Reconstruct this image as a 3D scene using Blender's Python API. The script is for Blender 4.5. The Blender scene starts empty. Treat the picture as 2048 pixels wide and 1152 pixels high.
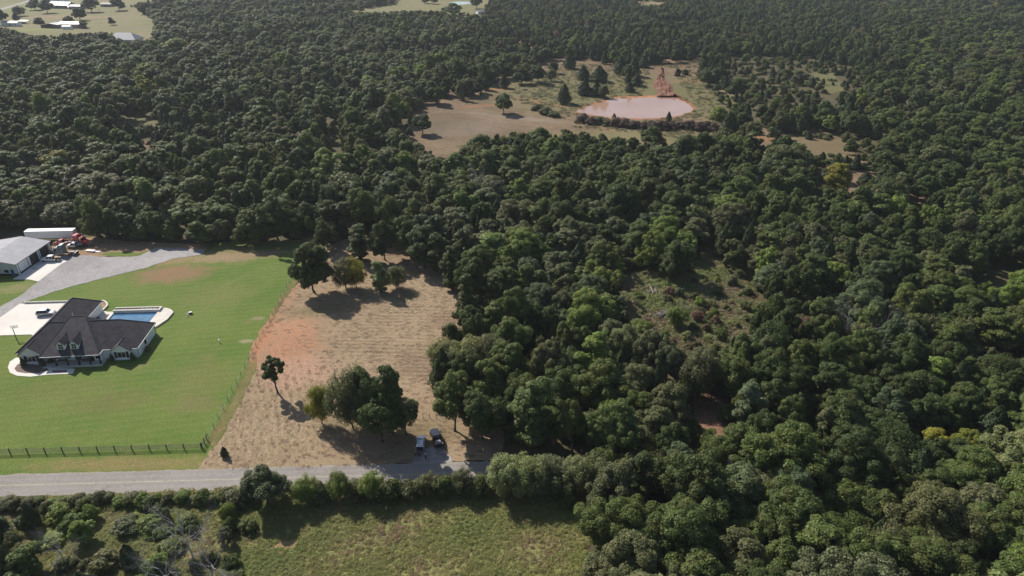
import bpy, bmesh, math, random
import numpy as np
from mathutils import Vector, Matrix, noise as mnoise

# ------------------------------------------------------------------ camera, sky, sun
S = bpy.context.scene
COL = S.collection
FPX, PITCH, CAMH, CX, CY = 1410.0, math.radians(27.5), 98.0, 1024.0, 576.0
cam_d = bpy.data.cameras.new('camera')
cam = bpy.data.objects.new('camera', cam_d)
COL.objects.link(cam)
cam.location = (0, 0, CAMH)
cam.rotation_euler = (math.pi / 2 - PITCH, 0, 0)
cam_d.sensor_width = 36.0
cam_d.lens = 36.0 * FPX / 2048.0
cam_d.clip_start = 1.0
cam_d.clip_end = 6000.0
S.camera = cam

SUN_EL, SUN_AZ = math.radians(38.5), math.radians(-43.5)     # azimuth clockwise from +Y
W = bpy.data.worlds.new('World')
S.world = W
W.use_nodes = True
wn = W.node_tree
bg = wn.nodes['Background']
sky = wn.nodes.new('ShaderNodeTexSky')
sky.sky_type = 'NISHITA'
sky.sun_disc = False
sky.sun_elevation = SUN_EL
sky.sun_rotation = SUN_AZ
wn.links.new(sky.outputs[0], bg.inputs[0])
bg.inputs[1].default_value = 0.085
sun_d = bpy.data.lights.new('sun', 'SUN')
sun_d.energy = 5.0
sun_d.angle = math.radians(0.5)
sun_d.color = (1.0, 0.94, 0.86)
sun = bpy.data.objects.new('sun', sun_d)
COL.objects.link(sun)
sdir = Vector((math.sin(SUN_AZ) * math.cos(SUN_EL), math.cos(SUN_AZ) * math.cos(SUN_EL), math.sin(SUN_EL)))
sun.rotation_euler = (-sdir).to_track_quat('-Z', 'Y').to_euler()
sun.location = sdir * 300
S.view_settings.view_transform = 'Standard'
S.view_settings.look = 'None'
S.view_settings.exposure = 0.3
S.view_settings.gamma = 1.0
S.cycles.max_bounces = 6
S.cycles.diffuse_bounces = 2
S.cycles.glossy_bounces = 2
S.cycles.transmission_bounces = 3
S.cycles.transparent_max_bounces = 4
S.cycles.use_denoising = True

random.seed(7)
rng = np.random.default_rng(11)
R2 = math.radians

# ------------------------------------------------------------------ map helpers
def G(px, py, z=0.0):
    """ground point seen at photo position px, py (photo is 2048 wide)"""
    u, v = (px - CX) / FPX, (py - CY) / FPX
    dy = math.cos(PITCH) - v * math.sin(PITCH)
    dz = -math.sin(PITCH) - v * math.cos(PITCH)
    t = (z - CAMH) / dz
    return Vector((u * t, dy * t, z))

def PR(x, y, z):
    w = z - CAMH
    zc = y * math.cos(PITCH) - w * math.sin(PITCH)
    vy = -(w * math.cos(PITCH) + y * math.sin(PITCH))
    return CX + FPX * x / zc, CY + FPX * vy / zc

def inpoly(x, y, poly):
    c = False
    j = len(poly) - 1
    for i in range(len(poly)):
        xi, yi = poly[i]; xj, yj = poly[j]
        if (yi > y) != (yj > y) and x < (xj - xi) * (y - yi) / (yj - yi) + xi:
            c = not c
        j = i
    return c

# ------------------------------------------------------------------ materials
def newmat(name):
    m = bpy.data.materials.new(name)
    m.use_nodes = True
    return m, m.node_tree, m.node_tree.nodes['Principled BSDF']

class NT:
    """small shader helper"""
    def __init__(s, nt):
        s.nt = nt
    def n(s, t, **k):
        nd = s.nt.nodes.new(t)
        for a, b in k.items():
            setattr(nd, a, b)
        return nd
    def l(s, a, b):
        s.nt.links.new(a, b)
    def pos(s):
        return s.n('ShaderNodeNewGeometry').outputs['Position']
    def mapping(s, vec, scale=(1, 1, 1), rot=0.0):
        m = s.n('ShaderNodeMapping')
        m.inputs['Scale'].default_value = scale
        m.inputs['Rotation'].default_value = (0, 0, rot)
        s.l(vec, m.inputs['Vector'])
        return m.outputs[0]
    def noise(s, vec, scale, detail=4, rough=0.6, dist=0.0):
        t = s.n('ShaderNodeTexNoise')
        t.inputs['Scale'].default_value = scale
        t.inputs['Detail'].default_value = detail
        t.inputs['Roughness'].default_value = rough
        t.inputs['Distortion'].default_value = dist
        s.l(vec, t.inputs['Vector'])
        return t.outputs[0]
    def ramp(s, fac, lo, hi, a=0.0, b=1.0):
        m = s.n('ShaderNodeMapRange')
        m.interpolation_type = 'SMOOTHSTEP'
        m.inputs[1].default_value = lo
        m.inputs[2].default_value = hi
        m.inputs[3].default_value = a
        m.inputs[4].default_value = b
        s.l(fac, m.inputs[0])
        return m.outputs[0]
    def mix(s, fac, a, b):
        m = s.n('ShaderNodeMix', data_type='RGBA')
        for sock, v in ((m.inputs[0], fac), (m.inputs[6], a), (m.inputs[7], b)):
            if isinstance(v, (int, float)):
                sock.default_value = v
            elif isinstance(v, tuple):
                sock.default_value = (*v, 1)
            else:
                s.l(v, sock)
        return m.outputs[2]
    def math(s, op, a, b=0.0):
        m = s.n('ShaderNodeMath', operation=op)
        for sock, v in ((m.inputs[0], a), (m.inputs[1], b)):
            if isinstance(v, (int, float)):
                sock.default_value = v
            else:
                s.l(v, sock)
        return m.outputs[0]
    def spot(s, pos, c, rx, ry, rot=0.0, wob=None, soft=0.5):
        """1 inside a blotch of ground round point c, 0 outside, with a ragged edge"""
        v = s.n('ShaderNodeVectorMath', operation='SUBTRACT')
        s.l(pos, v.inputs[0])
        v.inputs[1].default_value = (c[0], c[1], 0)
        m = s.mapping(v.outputs[0], (1, 1, 0), -rot)
        m2 = s.mapping(m, (1 / rx, 1 / ry, 0))
        ln = s.n('ShaderNodeVectorMath', operation='LENGTH')
        s.l(m2, ln.inputs[0])
        d = ln.outputs['Value']
        if wob is not None:
            d = s.math('ADD', d, s.math('MULTIPLY', s.math('SUBTRACT', wob, 0.5), 2.2))
        return s.ramp(d, 1.0 - soft, 1.0 + soft, 1.0, 0.0)
    def bump(s, h, strength, dist, bsdf):
        b = s.n('ShaderNodeBump')
        b.inputs['Strength'].default_value = strength
        b.inputs['Distance'].default_value = dist
        s.l(h, b.inputs['Height'])
        s.l(b.outputs[0], bsdf.inputs['Normal'])

def plain(name, rgb, rough=0.6, metal=0.0, spec=0.5, var=0.0, vscale=3.0, coat=0.0):
    m, nt, b = newmat(name)
    b.inputs['Base Color'].default_value = (*rgb, 1)
    b.inputs['Roughness'].default_value = rough
    b.inputs['Metallic'].default_value = metal
    b.inputs['Specular IOR Level'].default_value = spec
    b.inputs['Coat Weight'].default_value = coat
    if var:
        k = NT(nt)
        tc = k.n('ShaderNodeTexCoord').outputs['Object']
        f = k.noise(tc, vscale, 5, 0.65)
        f2 = k.ramp(f, 0.3, 0.7)
        k.l(k.mix(f2, tuple(max(0, c * (1 - var)) for c in rgb), tuple(min(1, c * (1 + var)) for c in rgb)), b.inputs['Base Color'])
    return m

def ground_mat(name, a, b_, c=None, s1=0.05, s2=0.6, s3=4.0, spots=(), bump=0.5, bdist=0.08, rows=None, rough=0.95, fine=0.35):
    """soil or grass: two colours mixed by broad and by fine noise, blotches of bare soil, optional mowing rows"""
    m, nt, bs = newmat(name)
    k = NT(nt)
    p = k.pos()
    n1 = k.noise(p, s1, 4, 0.6)
    n2 = k.noise(p, s2, 4, 0.65)
    n3 = k.noise(p, s3, 3, 0.7)
    f = k.math('ADD', k.math('MULTIPLY', n1, 0.55), k.math('ADD', k.math('MULTIPLY', n2, 0.3), k.math('MULTIPLY', n3, 0.15)))
    col = k.mix(k.ramp(f, 0.36, 0.62), a, b_)
    if c:
        col = k.mix(k.ramp(k.noise(p, s2 * 0.45, 5, 0.7), 0.56, 0.72), col, c)
    h = k.math('ADD', k.math('MULTIPLY', n2, 0.6), k.math('MULTIPLY', n3, 0.5))
    if rows:
        for (ang, period, amt, cc, where) in rows:
            q = k.mapping(p, (1, 1, 1), ang)
            qs = k.n('ShaderNodeSeparateXYZ')
            k.l(q, qs.inputs[0])
            wob = k.math('MULTIPLY', k.math('SUBTRACT', k.noise(p, 0.22, 4, 0.6), 0.5), 2.6)
            x = k.math('ADD', k.math('MULTIPLY', qs.outputs['Y'], 2 * math.pi / period), wob)
            w = k.math('MULTIPLY', k.math('ADD', k.math('SINE', x), 1.0), 0.5)
            w = k.math('MULTIPLY', w, k.ramp(k.noise(p, 1.3, 4, 0.7), 0.36, 0.6))
            if where is not None:
                w = k.math('MULTIPLY', w, k.spot(p, where[0], where[1], where[2], 0, n1, 0.4))
            col = k.mix(k.math('MULTIPLY', w, amt), col, cc)
            h = k.math('ADD', h, k.math('MULTIPLY', w, 0.9))
    for (cc, ctr, rx, ry, rot, amt) in spots:
        sp = k.spot(p, ctr, rx, ry, rot, k.noise(p, 0.28, 6, 0.75), 0.55)
        sp = k.math('MULTIPLY', sp, k.ramp(k.noise(p, 0.9, 4, 0.75), 0.3, 0.62, 0.45, 1.0))
        col = k.mix(k.math('MULTIPLY', sp, amt), col, cc)
    sp3 = k.ramp(k.noise(p, 3.1, 3, 0.8), 0.3, 0.72, 1.0 - fine, 1.0 + fine * 0.6)
    hs = k.n('ShaderNodeHueSaturation')
    k.l(col, hs.inputs['Color'])
    k.l(sp3, hs.inputs['Value'])
    k.l(hs.outputs[0], bs.inputs['Base Color'])
    bs.inputs['Roughness'].default_value = rough
    bs.inputs['Specular IOR Level'].default_value = 0.15
    if bump:
        k.bump(h, bump, bdist, bs)
    return m

def leaf_material(name, spread=0.45, trans=0.22):
    """foliage: the colour is each tree's own, every leaf clump varies a little"""
    m, nt, bs = newmat(name)
    k = NT(nt)
    at = k.n('ShaderNodeAttribute', attribute_type='INSTANCER', attribute_name='color')
    geo = k.n('ShaderNodeNewGeometry')
    hs = k.n('ShaderNodeHueSaturation')
    k.l(at.outputs['Color'], hs.inputs['Color'])
    v = k.ramp(geo.outputs['Random Per Island'], 0, 1, 1 - spread, 1 + spread)
    k.l(v, hs.inputs['Value'])
    tc = k.n('ShaderNodeTexCoord').outputs['Object']
    k.l(k.ramp(k.noise(tc, 0.35, 3, 0.6), 0.3, 0.7, 0.478, 0.515), hs.inputs['Hue'])
    k.l(hs.outputs[0], bs.inputs['Base Color'])
    bs.inputs['Roughness'].default_value = 0.55
    bs.inputs['Specular IOR Level'].default_value = 0.22
    tr = k.n('ShaderNodeBsdfTranslucent')
    h2 = k.n('ShaderNodeHueSaturation')
    k.l(hs.outputs[0], h2.inputs['Color'])
    h2.inputs['Value'].default_value = 1.35
    h2.inputs['Hue'].default_value = 0.487
    k.l(h2.outputs[0], tr.inputs['Color'])
    mx = k.n('ShaderNodeMixShader')
    mx.inputs[0].default_value = trans
    k.l(bs.outputs[0], mx.inputs[1])
    k.l(tr.outputs[0], mx.inputs[2])
    k.l(mx.outputs[0], nt.nodes['Material Output'].inputs['Surface'])
    return m

M = {}
M['leaf'] = leaf_material('broad_leaf', 0.38, 0.36)
M['needle'] = leaf_material('cedar_needle', 0.35, 0.08)
M['bark'] = plain('bark', (0.075, 0.06, 0.048), 0.9, var=0.4, vscale=2.0)
M['dead_wood'] = plain('dead_wood', (0.33, 0.3, 0.285), 0.9, var=0.3, vscale=2.0)
M['white_wall'] = plain('white_painted_brick', (0.84, 0.84, 0.84), 0.7, var=0.05, vscale=1.5)
M['white_metal'] = plain('white_metal', (0.72, 0.73, 0.74), 0.45, var=0.05, vscale=0.6)
M['dark_trim'] = plain('dark_trim', (0.03, 0.028, 0.028), 0.6)
M['black'] = plain('black', (0.012, 0.012, 0.014), 0.5)
M['glass'] = plain('dark_glass', (0.02, 0.026, 0.032), 0.06, spec=0.8)
M['blue_door'] = plain('blue_door', (0.035, 0.16, 0.36), 0.5)
M['concrete_edge'] = plain('pale_concrete', (0.62, 0.57, 0.5), 0.9, var=0.12, vscale=0.5)
M['mulch'] = plain('mulch', (0.17, 0.125, 0.1), 0.95, var=0.5, vscale=3.0)
M['tyre'] = plain('tyre', (0.016, 0.016, 0.017), 0.85)
M['rim'] = plain('wheel_rim', (0.42, 0.42, 0.43), 0.35, metal=0.8)
M['silver'] = plain('silver_paint', (0.3, 0.32, 0.37), 0.3, metal=0.55, coat=0.6)
M['pale_silver'] = plain('pale_silver_paint', (0.58, 0.62, 0.68), 0.3, metal=0.3, coat=0.6)
M['white_paint'] = plain('white_paint', (0.76, 0.77, 0.78), 0.3, coat=0.4, var=0.03)
M['red_paint'] = plain('red_paint', (0.42, 0.025, 0.025), 0.3, coat=0.5, var=0.12)
M['grey_green_paint'] = plain('grey_green_paint', (0.16, 0.19, 0.19), 0.42, coat=0.3, var=0.1)
M['navy_paint'] = plain('dark_blue_paint', (0.018, 0.022, 0.04), 0.25, coat=0.8)
M['tan'] = plain('tan_load', (0.42, 0.28, 0.15), 0.8, var=0.3)
M['grey_load'] = plain('grey_load', (0.34, 0.31, 0.28), 0.85, var=0.25)
M['lamp_glass'] = plain('lamp_lens', (0.6, 0.6, 0.58), 0.15)
M['red_lens'] = plain('red_lens', (0.35, 0.02, 0.02), 0.2)
M['steel'] = plain('galvanised_steel', (0.5, 0.5, 0.5), 0.45, metal=0.6, var=0.1)
M['wood_post'] = plain('dark_stained_wood', (0.035, 0.028, 0.022), 0.8, var=0.3)
M['fence_board'] = plain('weathered_board', (0.1, 0.09, 0.07), 0.8, var=0.35, vscale=1.0)
M['bench'] = plain('porch_furniture', (0.1, 0.085, 0.08), 0.8)
M['stone'] = plain('pale_stone', (0.66, 0.63, 0.57), 0.9, var=0.2)
M['skin'] = plain('skin', (0.45, 0.27, 0.19), 0.6)
M['cloth_white'] = plain('white_cloth', (0.72, 0.72, 0.74), 0.9)
M['cloth_navy'] = plain('navy_cloth', (0.03, 0.035, 0.08), 0.9)
M['cloth_beige'] = plain('beige_cloth', (0.42, 0.37, 0.3), 0.9)
M['cloth_black'] = plain('black_cloth', (0.015, 0.015, 0.018), 0.9)
M['hair'] = plain('dark_hair', (0.03, 0.02, 0.015), 0.7)
M['cow_hide'] = plain('red_brown_hide', (0.13, 0.04, 0.02), 0.8)

def shingles(name, a, b_):
    m, nt, bs = newmat(name)
    k = NT(nt)
    tc = k.n('ShaderNodeTexCoord').outputs['Object']
    br = k.n('ShaderNodeTexBrick')
    br.inputs['Color1'].default_value = (*a, 1)
    br.inputs['Color2'].default_value = (*b_, 1)
    br.inputs['Mortar'].default_value = tuple(c * 0.55 for c in a) + (1,)
    br.inputs['Scale'].default_value = 1.0
    br.inputs['Brick Width'].default_value = 0.34
    br.inputs['Row Height'].default_value = 0.2
    br.inputs['Mortar Size'].default_value = 0.012
    k.l(tc, br.inputs['Vector'])
    col = k.mix(k.ramp(k.noise(tc, 0.7, 5, 0.6), 0.35, 0.68, 0, 0.5), br.outputs[0], tuple(c * 1.45 for c in b_))
    k.l(col, bs.inputs['Base Color'])
    bs.inputs['Roughness'].default_value = 0.85
    bs.inputs['Specular IOR Level'].default_value = 0.25
    return m
M['shingle'] = shingles('dark_shingles', (0.052, 0.047, 0.052), (0.078, 0.07, 0.076))

def ribbed(name, rgb, period, axis='Y', rough=0.45, metal=0.2, amt=0.5):
    m, nt, bs = newmat(name)
    k = NT(nt)
    tc = k.n('ShaderNodeTexCoord').outputs['Object']
    q = k.n('ShaderNodeSeparateXYZ')
    k.l(tc, q.inputs[0])
    w = k.math('SINE', k.math('MULTIPLY', q.outputs[axis], 2 * math.pi / period))
    n = k.noise(tc, 0.35, 5, 0.6)
    col = k.mix(k.ramp(n, 0.35, 0.7), tuple(c * 0.86 for c in rgb), tuple(min(1, c * 1.06) for c in rgb))
    col = k.mix(k.ramp(w, 0.75, 1.0, 0, 0.4), col, tuple(c * 0.6 for c in rgb))
    k.l(col, bs.inputs['Base Color'])
    bs.inputs['Roughness'].default_value = rough
    bs.inputs['Metallic'].default_value = metal
    k.bump(w, amt, 0.03, bs)
    return m
M['shop_roof'] = ribbed('pale_metal_roofing', (0.3, 0.3, 0.33), 0.9, 'Y', 0.75, 0.0)
M['shop_wall'] = ribbed('white_metal_siding', (0.78, 0.8, 0.8), 0.5, 'Y', 0.6, 0.0, 0.25)
M['shop_front'] = ribbed('white_metal_siding_front', (0.78, 0.8, 0.8), 0.5, 'X', 0.6, 0.0, 0.25)
M['dull_tin'] = ribbed('dull_tin_roof', (0.3, 0.31, 0.34), 0.8, 'X', 0.5, 0.1)
M['tin_roof'] = ribbed('bright_tin_roof', (0.6, 0.6, 0.62), 0.8, 'X', 0.35, 0.2)
M['grey_roof'] = ribbed('blue_grey_roof', (0.22, 0.23, 0.27), 0.5, 'X', 0.6, 0.0)
M['shed_wall'] = ribbed('weathered_tin', (0.22, 0.2, 0.19), 0.6, 'X', 0.7, 0.1)

# ------------------------------------------------------------------ mesh helpers
def link(o, parent=None):
    COL.objects.link(o)
    if parent is not None:
        o.parent = parent
    return o

def tag(o, label=None, cat=None, group=None, kind=None):
    if label: o['label'] = label
    if cat: o['category'] = cat
    if group: o['group'] = group
    if kind: o['kind'] = kind
    return o

def empty(name, loc, rz=0.0, label=None, cat=None, group=None):
    o = bpy.data.objects.new(name, None)
    o.location = loc
    o.rotation_euler = (0, 0, rz)
    o.empty_display_size = 0.5
    COL.objects.link(o)
    return tag(o, label, cat, group)

class MB:
    """collects shapes for ONE mesh object"""
    def __init__(s):
        s.v, s.f = [], []
    def add(s, vs, fs):
        n = len(s.v)
        s.v += [tuple(v) for v in vs]
        s.f += [tuple(i + n for i in f) for f in fs]
        return s
    def box(s, c, d, rz=0.0, tilt=0.0):
        x, y, z = d[0] / 2, d[1] / 2, d[2] / 2
        vs = [Vector((a * x, b * y, e * z)) for e in (-1, 1) for b in (-1, 1) for a in (-1, 1)]
        if tilt:
            vs = [Matrix.Rotation(tilt, 3, 'X') @ v for v in vs]
        if rz:
            vs = [Matrix.Rotation(rz, 3, 'Z') @ v for v in vs]
        vs = [v + Vector(c) for v in vs]
        return s.add(vs, [(0, 2, 3, 1), (4, 5, 7, 6), (0, 1, 5, 4), (2, 6, 7, 3), (0, 4, 6, 2), (1, 3, 7, 5)])
    def tube(s, a, b, ra, rb=None, n=8, cap=True):
        a, b = Vector(a), Vector(b)
        rb = ra if rb is None else rb
        d = (b - a)
        if d.length < 1e-6: return s
        q = d.to_track_quat('Z', 'Y')
        vs = []
        for p, r in ((a, ra), (b, rb)):
            for i in range(n):
                t = 2 * math.pi * i / n
                vs.append(p + q @ Vector((r * math.cos(t), r * math.sin(t), 0)))
        fs = [(i, (i + 1) % n, n + (i + 1) % n, n + i) for i in range(n)]
        if cap:
            fs += [tuple(range(n - 1, -1, -1)), tuple(range(n, 2 * n))]
        return s.add(vs, fs)
    def path(s, pts, radii, n=6):
        for i in range(len(pts) - 1):
            s.tube(pts[i], pts[i + 1], radii[i], radii[i + 1], n, True)
        return s
    def prism(s, poly, z0, z1):
        n = len(poly)
        a = sum(poly[i][0] * poly[(i + 1) % n][1] - poly[(i + 1) % n][0] * poly[i][1] for i in range(n))
        if a < 0: poly = poly[::-1]
        vs = [(x, y, z0) for x, y in poly] + [(x, y, z1) for x, y in poly]
        return s.add(vs, [tuple(range(n - 1, -1, -1)), tuple(range(n, 2 * n))] + [(i, (i + 1) % n, n + (i + 1) % n, n + i) for i in range(n)])
    def slab(s, quad, t):
        """a sheet (list of 3d points) given thickness t downwards"""
        n = len(quad)
        vs = [Vector(q) for q in quad] + [Vector(q) - Vector((0, 0, t)) for q in quad]
        return s.add(vs, [tuple(range(n)), tuple(range(2 * n - 1, n - 1, -1))] + [((i + 1) % n, i, n + i, n + (i + 1) % n) for i in range(n)])
    def loft(s, secs):
        """secs: list of rings with equal point counts"""
        n = len(secs[0])
        vs = [p for r in secs for p in r]
        fs = []
        for k in range(len(secs) - 1):
            for i in range(n):
                j = (i + 1) % n
                fs.append((k * n + i, k * n + j, (k + 1) * n + j, (k + 1) * n + i))
        fs += [tuple(range(n - 1, -1, -1)), tuple(range((len(secs) - 1) * n, len(secs) * n))]
        return s.add(vs, fs)
    def ball(s, c, r, seg=8, rings=6, sz=1.0):
        vs, fs = [], []
        for i in range(rings + 1):
            t = math.pi * i / rings
            for j in range(seg):
                p = 2 * math.pi * j / seg
                vs.append((c[0] + r * math.sin(t) * math.cos(p), c[1] + r * math.sin(t) * math.sin(p), c[2] + r * sz * math.cos(t)))
        for i in range(rings):
            for j in range(seg):
                a, b = i * seg + j, i * seg + (j + 1) % seg
                fs.append((a, a + seg, b + seg, b))
        return s.add(vs, fs)
    def mesh(s, name, mat=None, smooth=False, bevel=0.0):
        me = bpy.data.meshes.new(name)
        me.from_pydata(s.v, [], s.f)
        if bevel:
            bm = bmesh.new(); bm.from_mesh(me)
            bmesh.ops.remove_doubles(bm, verts=bm.verts, dist=1e-4)
            bmesh.ops.bevel(bm, geom=list(bm.edges), offset=bevel, segments=2, affect='EDGES', clamp_overlap=True)
            bm.to_mesh(me); bm.free()
        me.update()
        if mat is not None: me.materials.append(mat)
        if smooth: me.polygons.foreach_set('use_smooth', [True] * len(me.polygons))
        return me
    def build(s, name, mat, parent=None, smooth=False, bevel=0.0):
        return link(bpy.data.objects.new(name, s.mesh(name, mat, smooth, bevel)), parent)

def np_mesh(name, V, quads, mat):
    """mesh from numpy arrays, quads (n,4)"""
    me = bpy.data.meshes.new(name)
    n = len(quads)
    me.vertices.add(len(V)); me.vertices.foreach_set('co', V.astype(np.float32).ravel())
    me.loops.add(n * 4); me.loops.foreach_set('vertex_index', quads.astype(np.int32).ravel())
    me.polygons.add(n)
    me.polygons.foreach_set('loop_start', np.arange(0, n * 4, 4, dtype=np.int32))
    me.polygons.foreach_set('loop_total', np.full(n, 4, dtype=np.int32))
    me.update(calc_edges=True)
    me.materials.append(mat)
    return me

# ------------------------------------------------------------------ ground sheets
def ragged(pts, step=1.2, amp=0.35, seed=0):
    """world outline with a slightly wandering edge"""
    r = random.Random(seed)
    out = []
    n = len(pts)
    for i in range(n):
        a, b = Vector(pts[i][:2]), Vector(pts[(i + 1) % n][:2])
        L = (b - a).length
        k = max(1, int(L / step))
        nrm = Vector((-(b - a).y, (b - a).x)) / max(L, 1e-6)
        ph = r.random() * 9
        for j in range(k):
            p = a.lerp(b, j / k)
            if j: p = p + nrm * (math.sin(j * 0.9 + ph) * 0.4 + r.uniform(-1, 1) * 0.6) * amp
            out.append((p.x, p.y))
    return out

def sheet(name, px, mat, z, kind='structure', step=1.2, amp=0.35, world=None, label=None, thick=0.0):
    pts = world if world else [G(*p) for p in px]
    out = ragged(pts, step, amp, len(name)) if amp else [(p[0], p[1]) for p in pts]
    a = sum(out[i][0] * out[(i + 1) % len(out)][1] - out[(i + 1) % len(out)][0] * out[i][1] for i in range(len(out)))
    if a < 0: out = out[::-1]
    m = MB()
    if thick:
        m.prism(out, z - thick, z)
    else:
        m.add([(x, y, z) for x, y in out], [tuple(range(len(out)))])
    o = m.build(name, mat)
    return tag(o, label, None, None, kind)

RED = (0.4, 0.17, 0.075)
def gp(x, y): return tuple(G(x, y)[:2])

M['forest_floor'] = ground_mat('forest_floor', (0.075, 0.068, 0.034), (0.115, 0.095, 0.05), (0.125, 0.105, 0.055), 0.03, 0.2, 2.0)
gm = MB(); gm.add([(-2600, -300, 0), (2600, -300, 0), (2600, 4200, 0), (-2600, 4200, 0)], [(0, 1, 2, 3)])
tag(gm.build('ground', M['forest_floor']), kind='structure')

M['lawn'] = ground_mat('lawn_grass', (0.094, 0.158, 0.027), (0.142, 0.188, 0.042), (0.178, 0.178, 0.056), 0.05, 0.3, 1.6, bump=0.6, bdist=0.07, fine=0.34,
    rows=[(R2(-12), 2.4, 0.3, (0.21, 0.225, 0.066), None)], spots=[
    ((0.28, 0.16, 0.1), gp(345, 548), 10, 6, 0.1, 1.0), ((0.33, 0.22, 0.14), gp(480, 513), 12, 4, 0.25, 0.9),
    ((0.33, 0.24, 0.15), gp(425, 512), 9, 4, 0.2, 0.6), ((0.34, 0.22, 0.13), gp(330, 522), 10, 3, 0.2, 0.8),
    ((0.17, 0.14, 0.06), gp(225, 805), 9, 4, 0.2, 0.5), ((0.2, 0.16, 0.08), gp(390, 810), 5, 3, 0.0, 0.5),
    ((0.36, 0.3, 0.2), gp(493, 683), 1.6, 1.0, 0, 0.9), ((0.3, 0.24, 0.15), gp(515, 637), 1.8, 1.0, 0, 0.8),
    ((0.32, 0.26, 0.17), gp(468, 562), 6, 0.4, 1.1, 0.3), ((0.3, 0.2, 0.1), gp(260, 928), 18, 2.2, 0.03, 0.7), ((0.22, 0.17, 0.075), gp(400, 760), 7, 9, 0.3, .35), ((0.2, 0.16, 0.07), gp(120, 780), 12, 4, 0.1, .3), ((0.24, 0.2, 0.09), gp(430, 590), 9, 7, 0, .35), ((0.3, 0.22, 0.14), gp(545, 505), 9, 1.2, .2, .8),
    ((0.3, 0.25, 0.13), gp(30, 577), 6, 3, 0.3, 0.6), ((0.22, 0.13, 0.07), gp(500, 490), 16, 6, 0.1, 0.5)])
LAWN = [(-120, 640), (-60, 560), (0, 552), (60, 553), (130, 545), (260, 505), (330, 492), (420, 486), (520, 482), (600, 480), (604, 520), (600, 556), (548, 645), (528, 690), (524, 738), (494, 790), (462, 860), (436, 900), (410, 934), (390, 941), (140, 949), (0, 953), (-120, 957)]
sheet('lawn', LAWN, M['lawn'], 0.03, amp=0.25)

M['hay'] = ground_mat('mown_hay', (0.255, 0.18, 0.11), (0.35, 0.258, 0.163), (0.19, 0.17, 0.075), 0.06, 0.7, 4.0, bump=0.8, bdist=0.16, fine=0.36,
    rows=[(R2(2), 1.7, 0.5, (0.41, 0.315, 0.21), ((-22, 158), 24, 24)), (R2(70), 1.8, 0.75, (0.43, 0.335, 0.21), ((-54, 124), 15, 24)), (R2(62), 2.2, 0.9, (0.43, 0.35, 0.22), ((-25, 184), 13, 12))],
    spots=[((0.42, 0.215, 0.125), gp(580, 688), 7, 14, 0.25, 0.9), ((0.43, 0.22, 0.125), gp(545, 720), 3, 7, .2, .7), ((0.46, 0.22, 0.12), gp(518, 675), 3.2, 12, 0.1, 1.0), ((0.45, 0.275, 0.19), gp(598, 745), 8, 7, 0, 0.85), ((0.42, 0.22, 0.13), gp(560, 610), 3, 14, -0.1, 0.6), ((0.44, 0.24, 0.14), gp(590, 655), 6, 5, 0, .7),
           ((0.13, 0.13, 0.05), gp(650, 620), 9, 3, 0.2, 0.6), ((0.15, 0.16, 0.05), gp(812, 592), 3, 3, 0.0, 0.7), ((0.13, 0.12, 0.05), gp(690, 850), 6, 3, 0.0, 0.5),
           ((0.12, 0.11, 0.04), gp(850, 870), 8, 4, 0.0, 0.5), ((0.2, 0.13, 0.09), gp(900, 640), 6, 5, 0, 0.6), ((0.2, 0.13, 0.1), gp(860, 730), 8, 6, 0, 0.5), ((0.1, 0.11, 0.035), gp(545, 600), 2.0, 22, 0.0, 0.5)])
HAY = [(396, 938), (425, 897), (446, 872), (466, 830), (490, 787), (512, 738), (499, 705), (512, 680), (537, 640), (563, 605), (600, 560), (612, 520), (660, 492), (700, 475), (800, 490), (850, 500), (920, 520), (960, 560), (970, 640), (980, 700), (1000, 800), (1010, 880), (1000, 912), (985, 919), (820, 927), (640, 936), (500, 939)]
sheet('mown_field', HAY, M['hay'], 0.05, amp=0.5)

sheet('rough_strip', [(414, 884), (436, 848), (470, 788), (497, 732), (500, 700), (530, 648), (556, 603), (588, 556), (600, 556), (566, 606), (540, 650), (516, 690), (512, 738), (490, 787), (466, 830), (446, 872), (425, 897)], ground_mat('rough_grass', (0.12, 0.12, 0.035), (0.19, 0.17, 0.065), (0.3, 0.18, 0.1), 0.08, 0.5, 3.0, bump=0.6, bdist=0.12, spots=[((0.44, 0.22, 0.12), gp(515, 672), 3, 14, 0.1, 0.95)]), 0.06, amp=0.4)

M['meadow'] = ground_mat('rough_meadow', (0.19, 0.2, 0.07), (0.25, 0.235, 0.09), (0.27, 0.2, 0.11), 0.05, 0.5, 2.5, bump=0.8, bdist=0.25, fine=0.4,
    spots=[((0.33, 0.2, 0.11), gp(565, 1090), 4.5, 2.0, 0.2, 0.85), ((0.25, 0.16, 0.09), gp(620, 1085), 3, 1.5, 0, 0.5), ((0.24, 0.17, 0.1), gp(770, 1075), 9, 1.6, 0, 0.6), ((0.22, 0.15, 0.09), gp(1090, 1050), 7, 5, 0, 0.5), ((0.2, 0.18, 0.05), gp(640, 1040), 6, 3, 0, 0.4)])
MEADOW = [(-140, 1000), (140, 990), (430, 974), (640, 970), (1000, 960), (1180, 950), (1230, 1000), (1180, 1060), (1170, 1150), (1200, 1320), (-250, 1320)]
sheet('meadow', MEADOW, M['meadow'], 0.02, amp=0.6)

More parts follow.
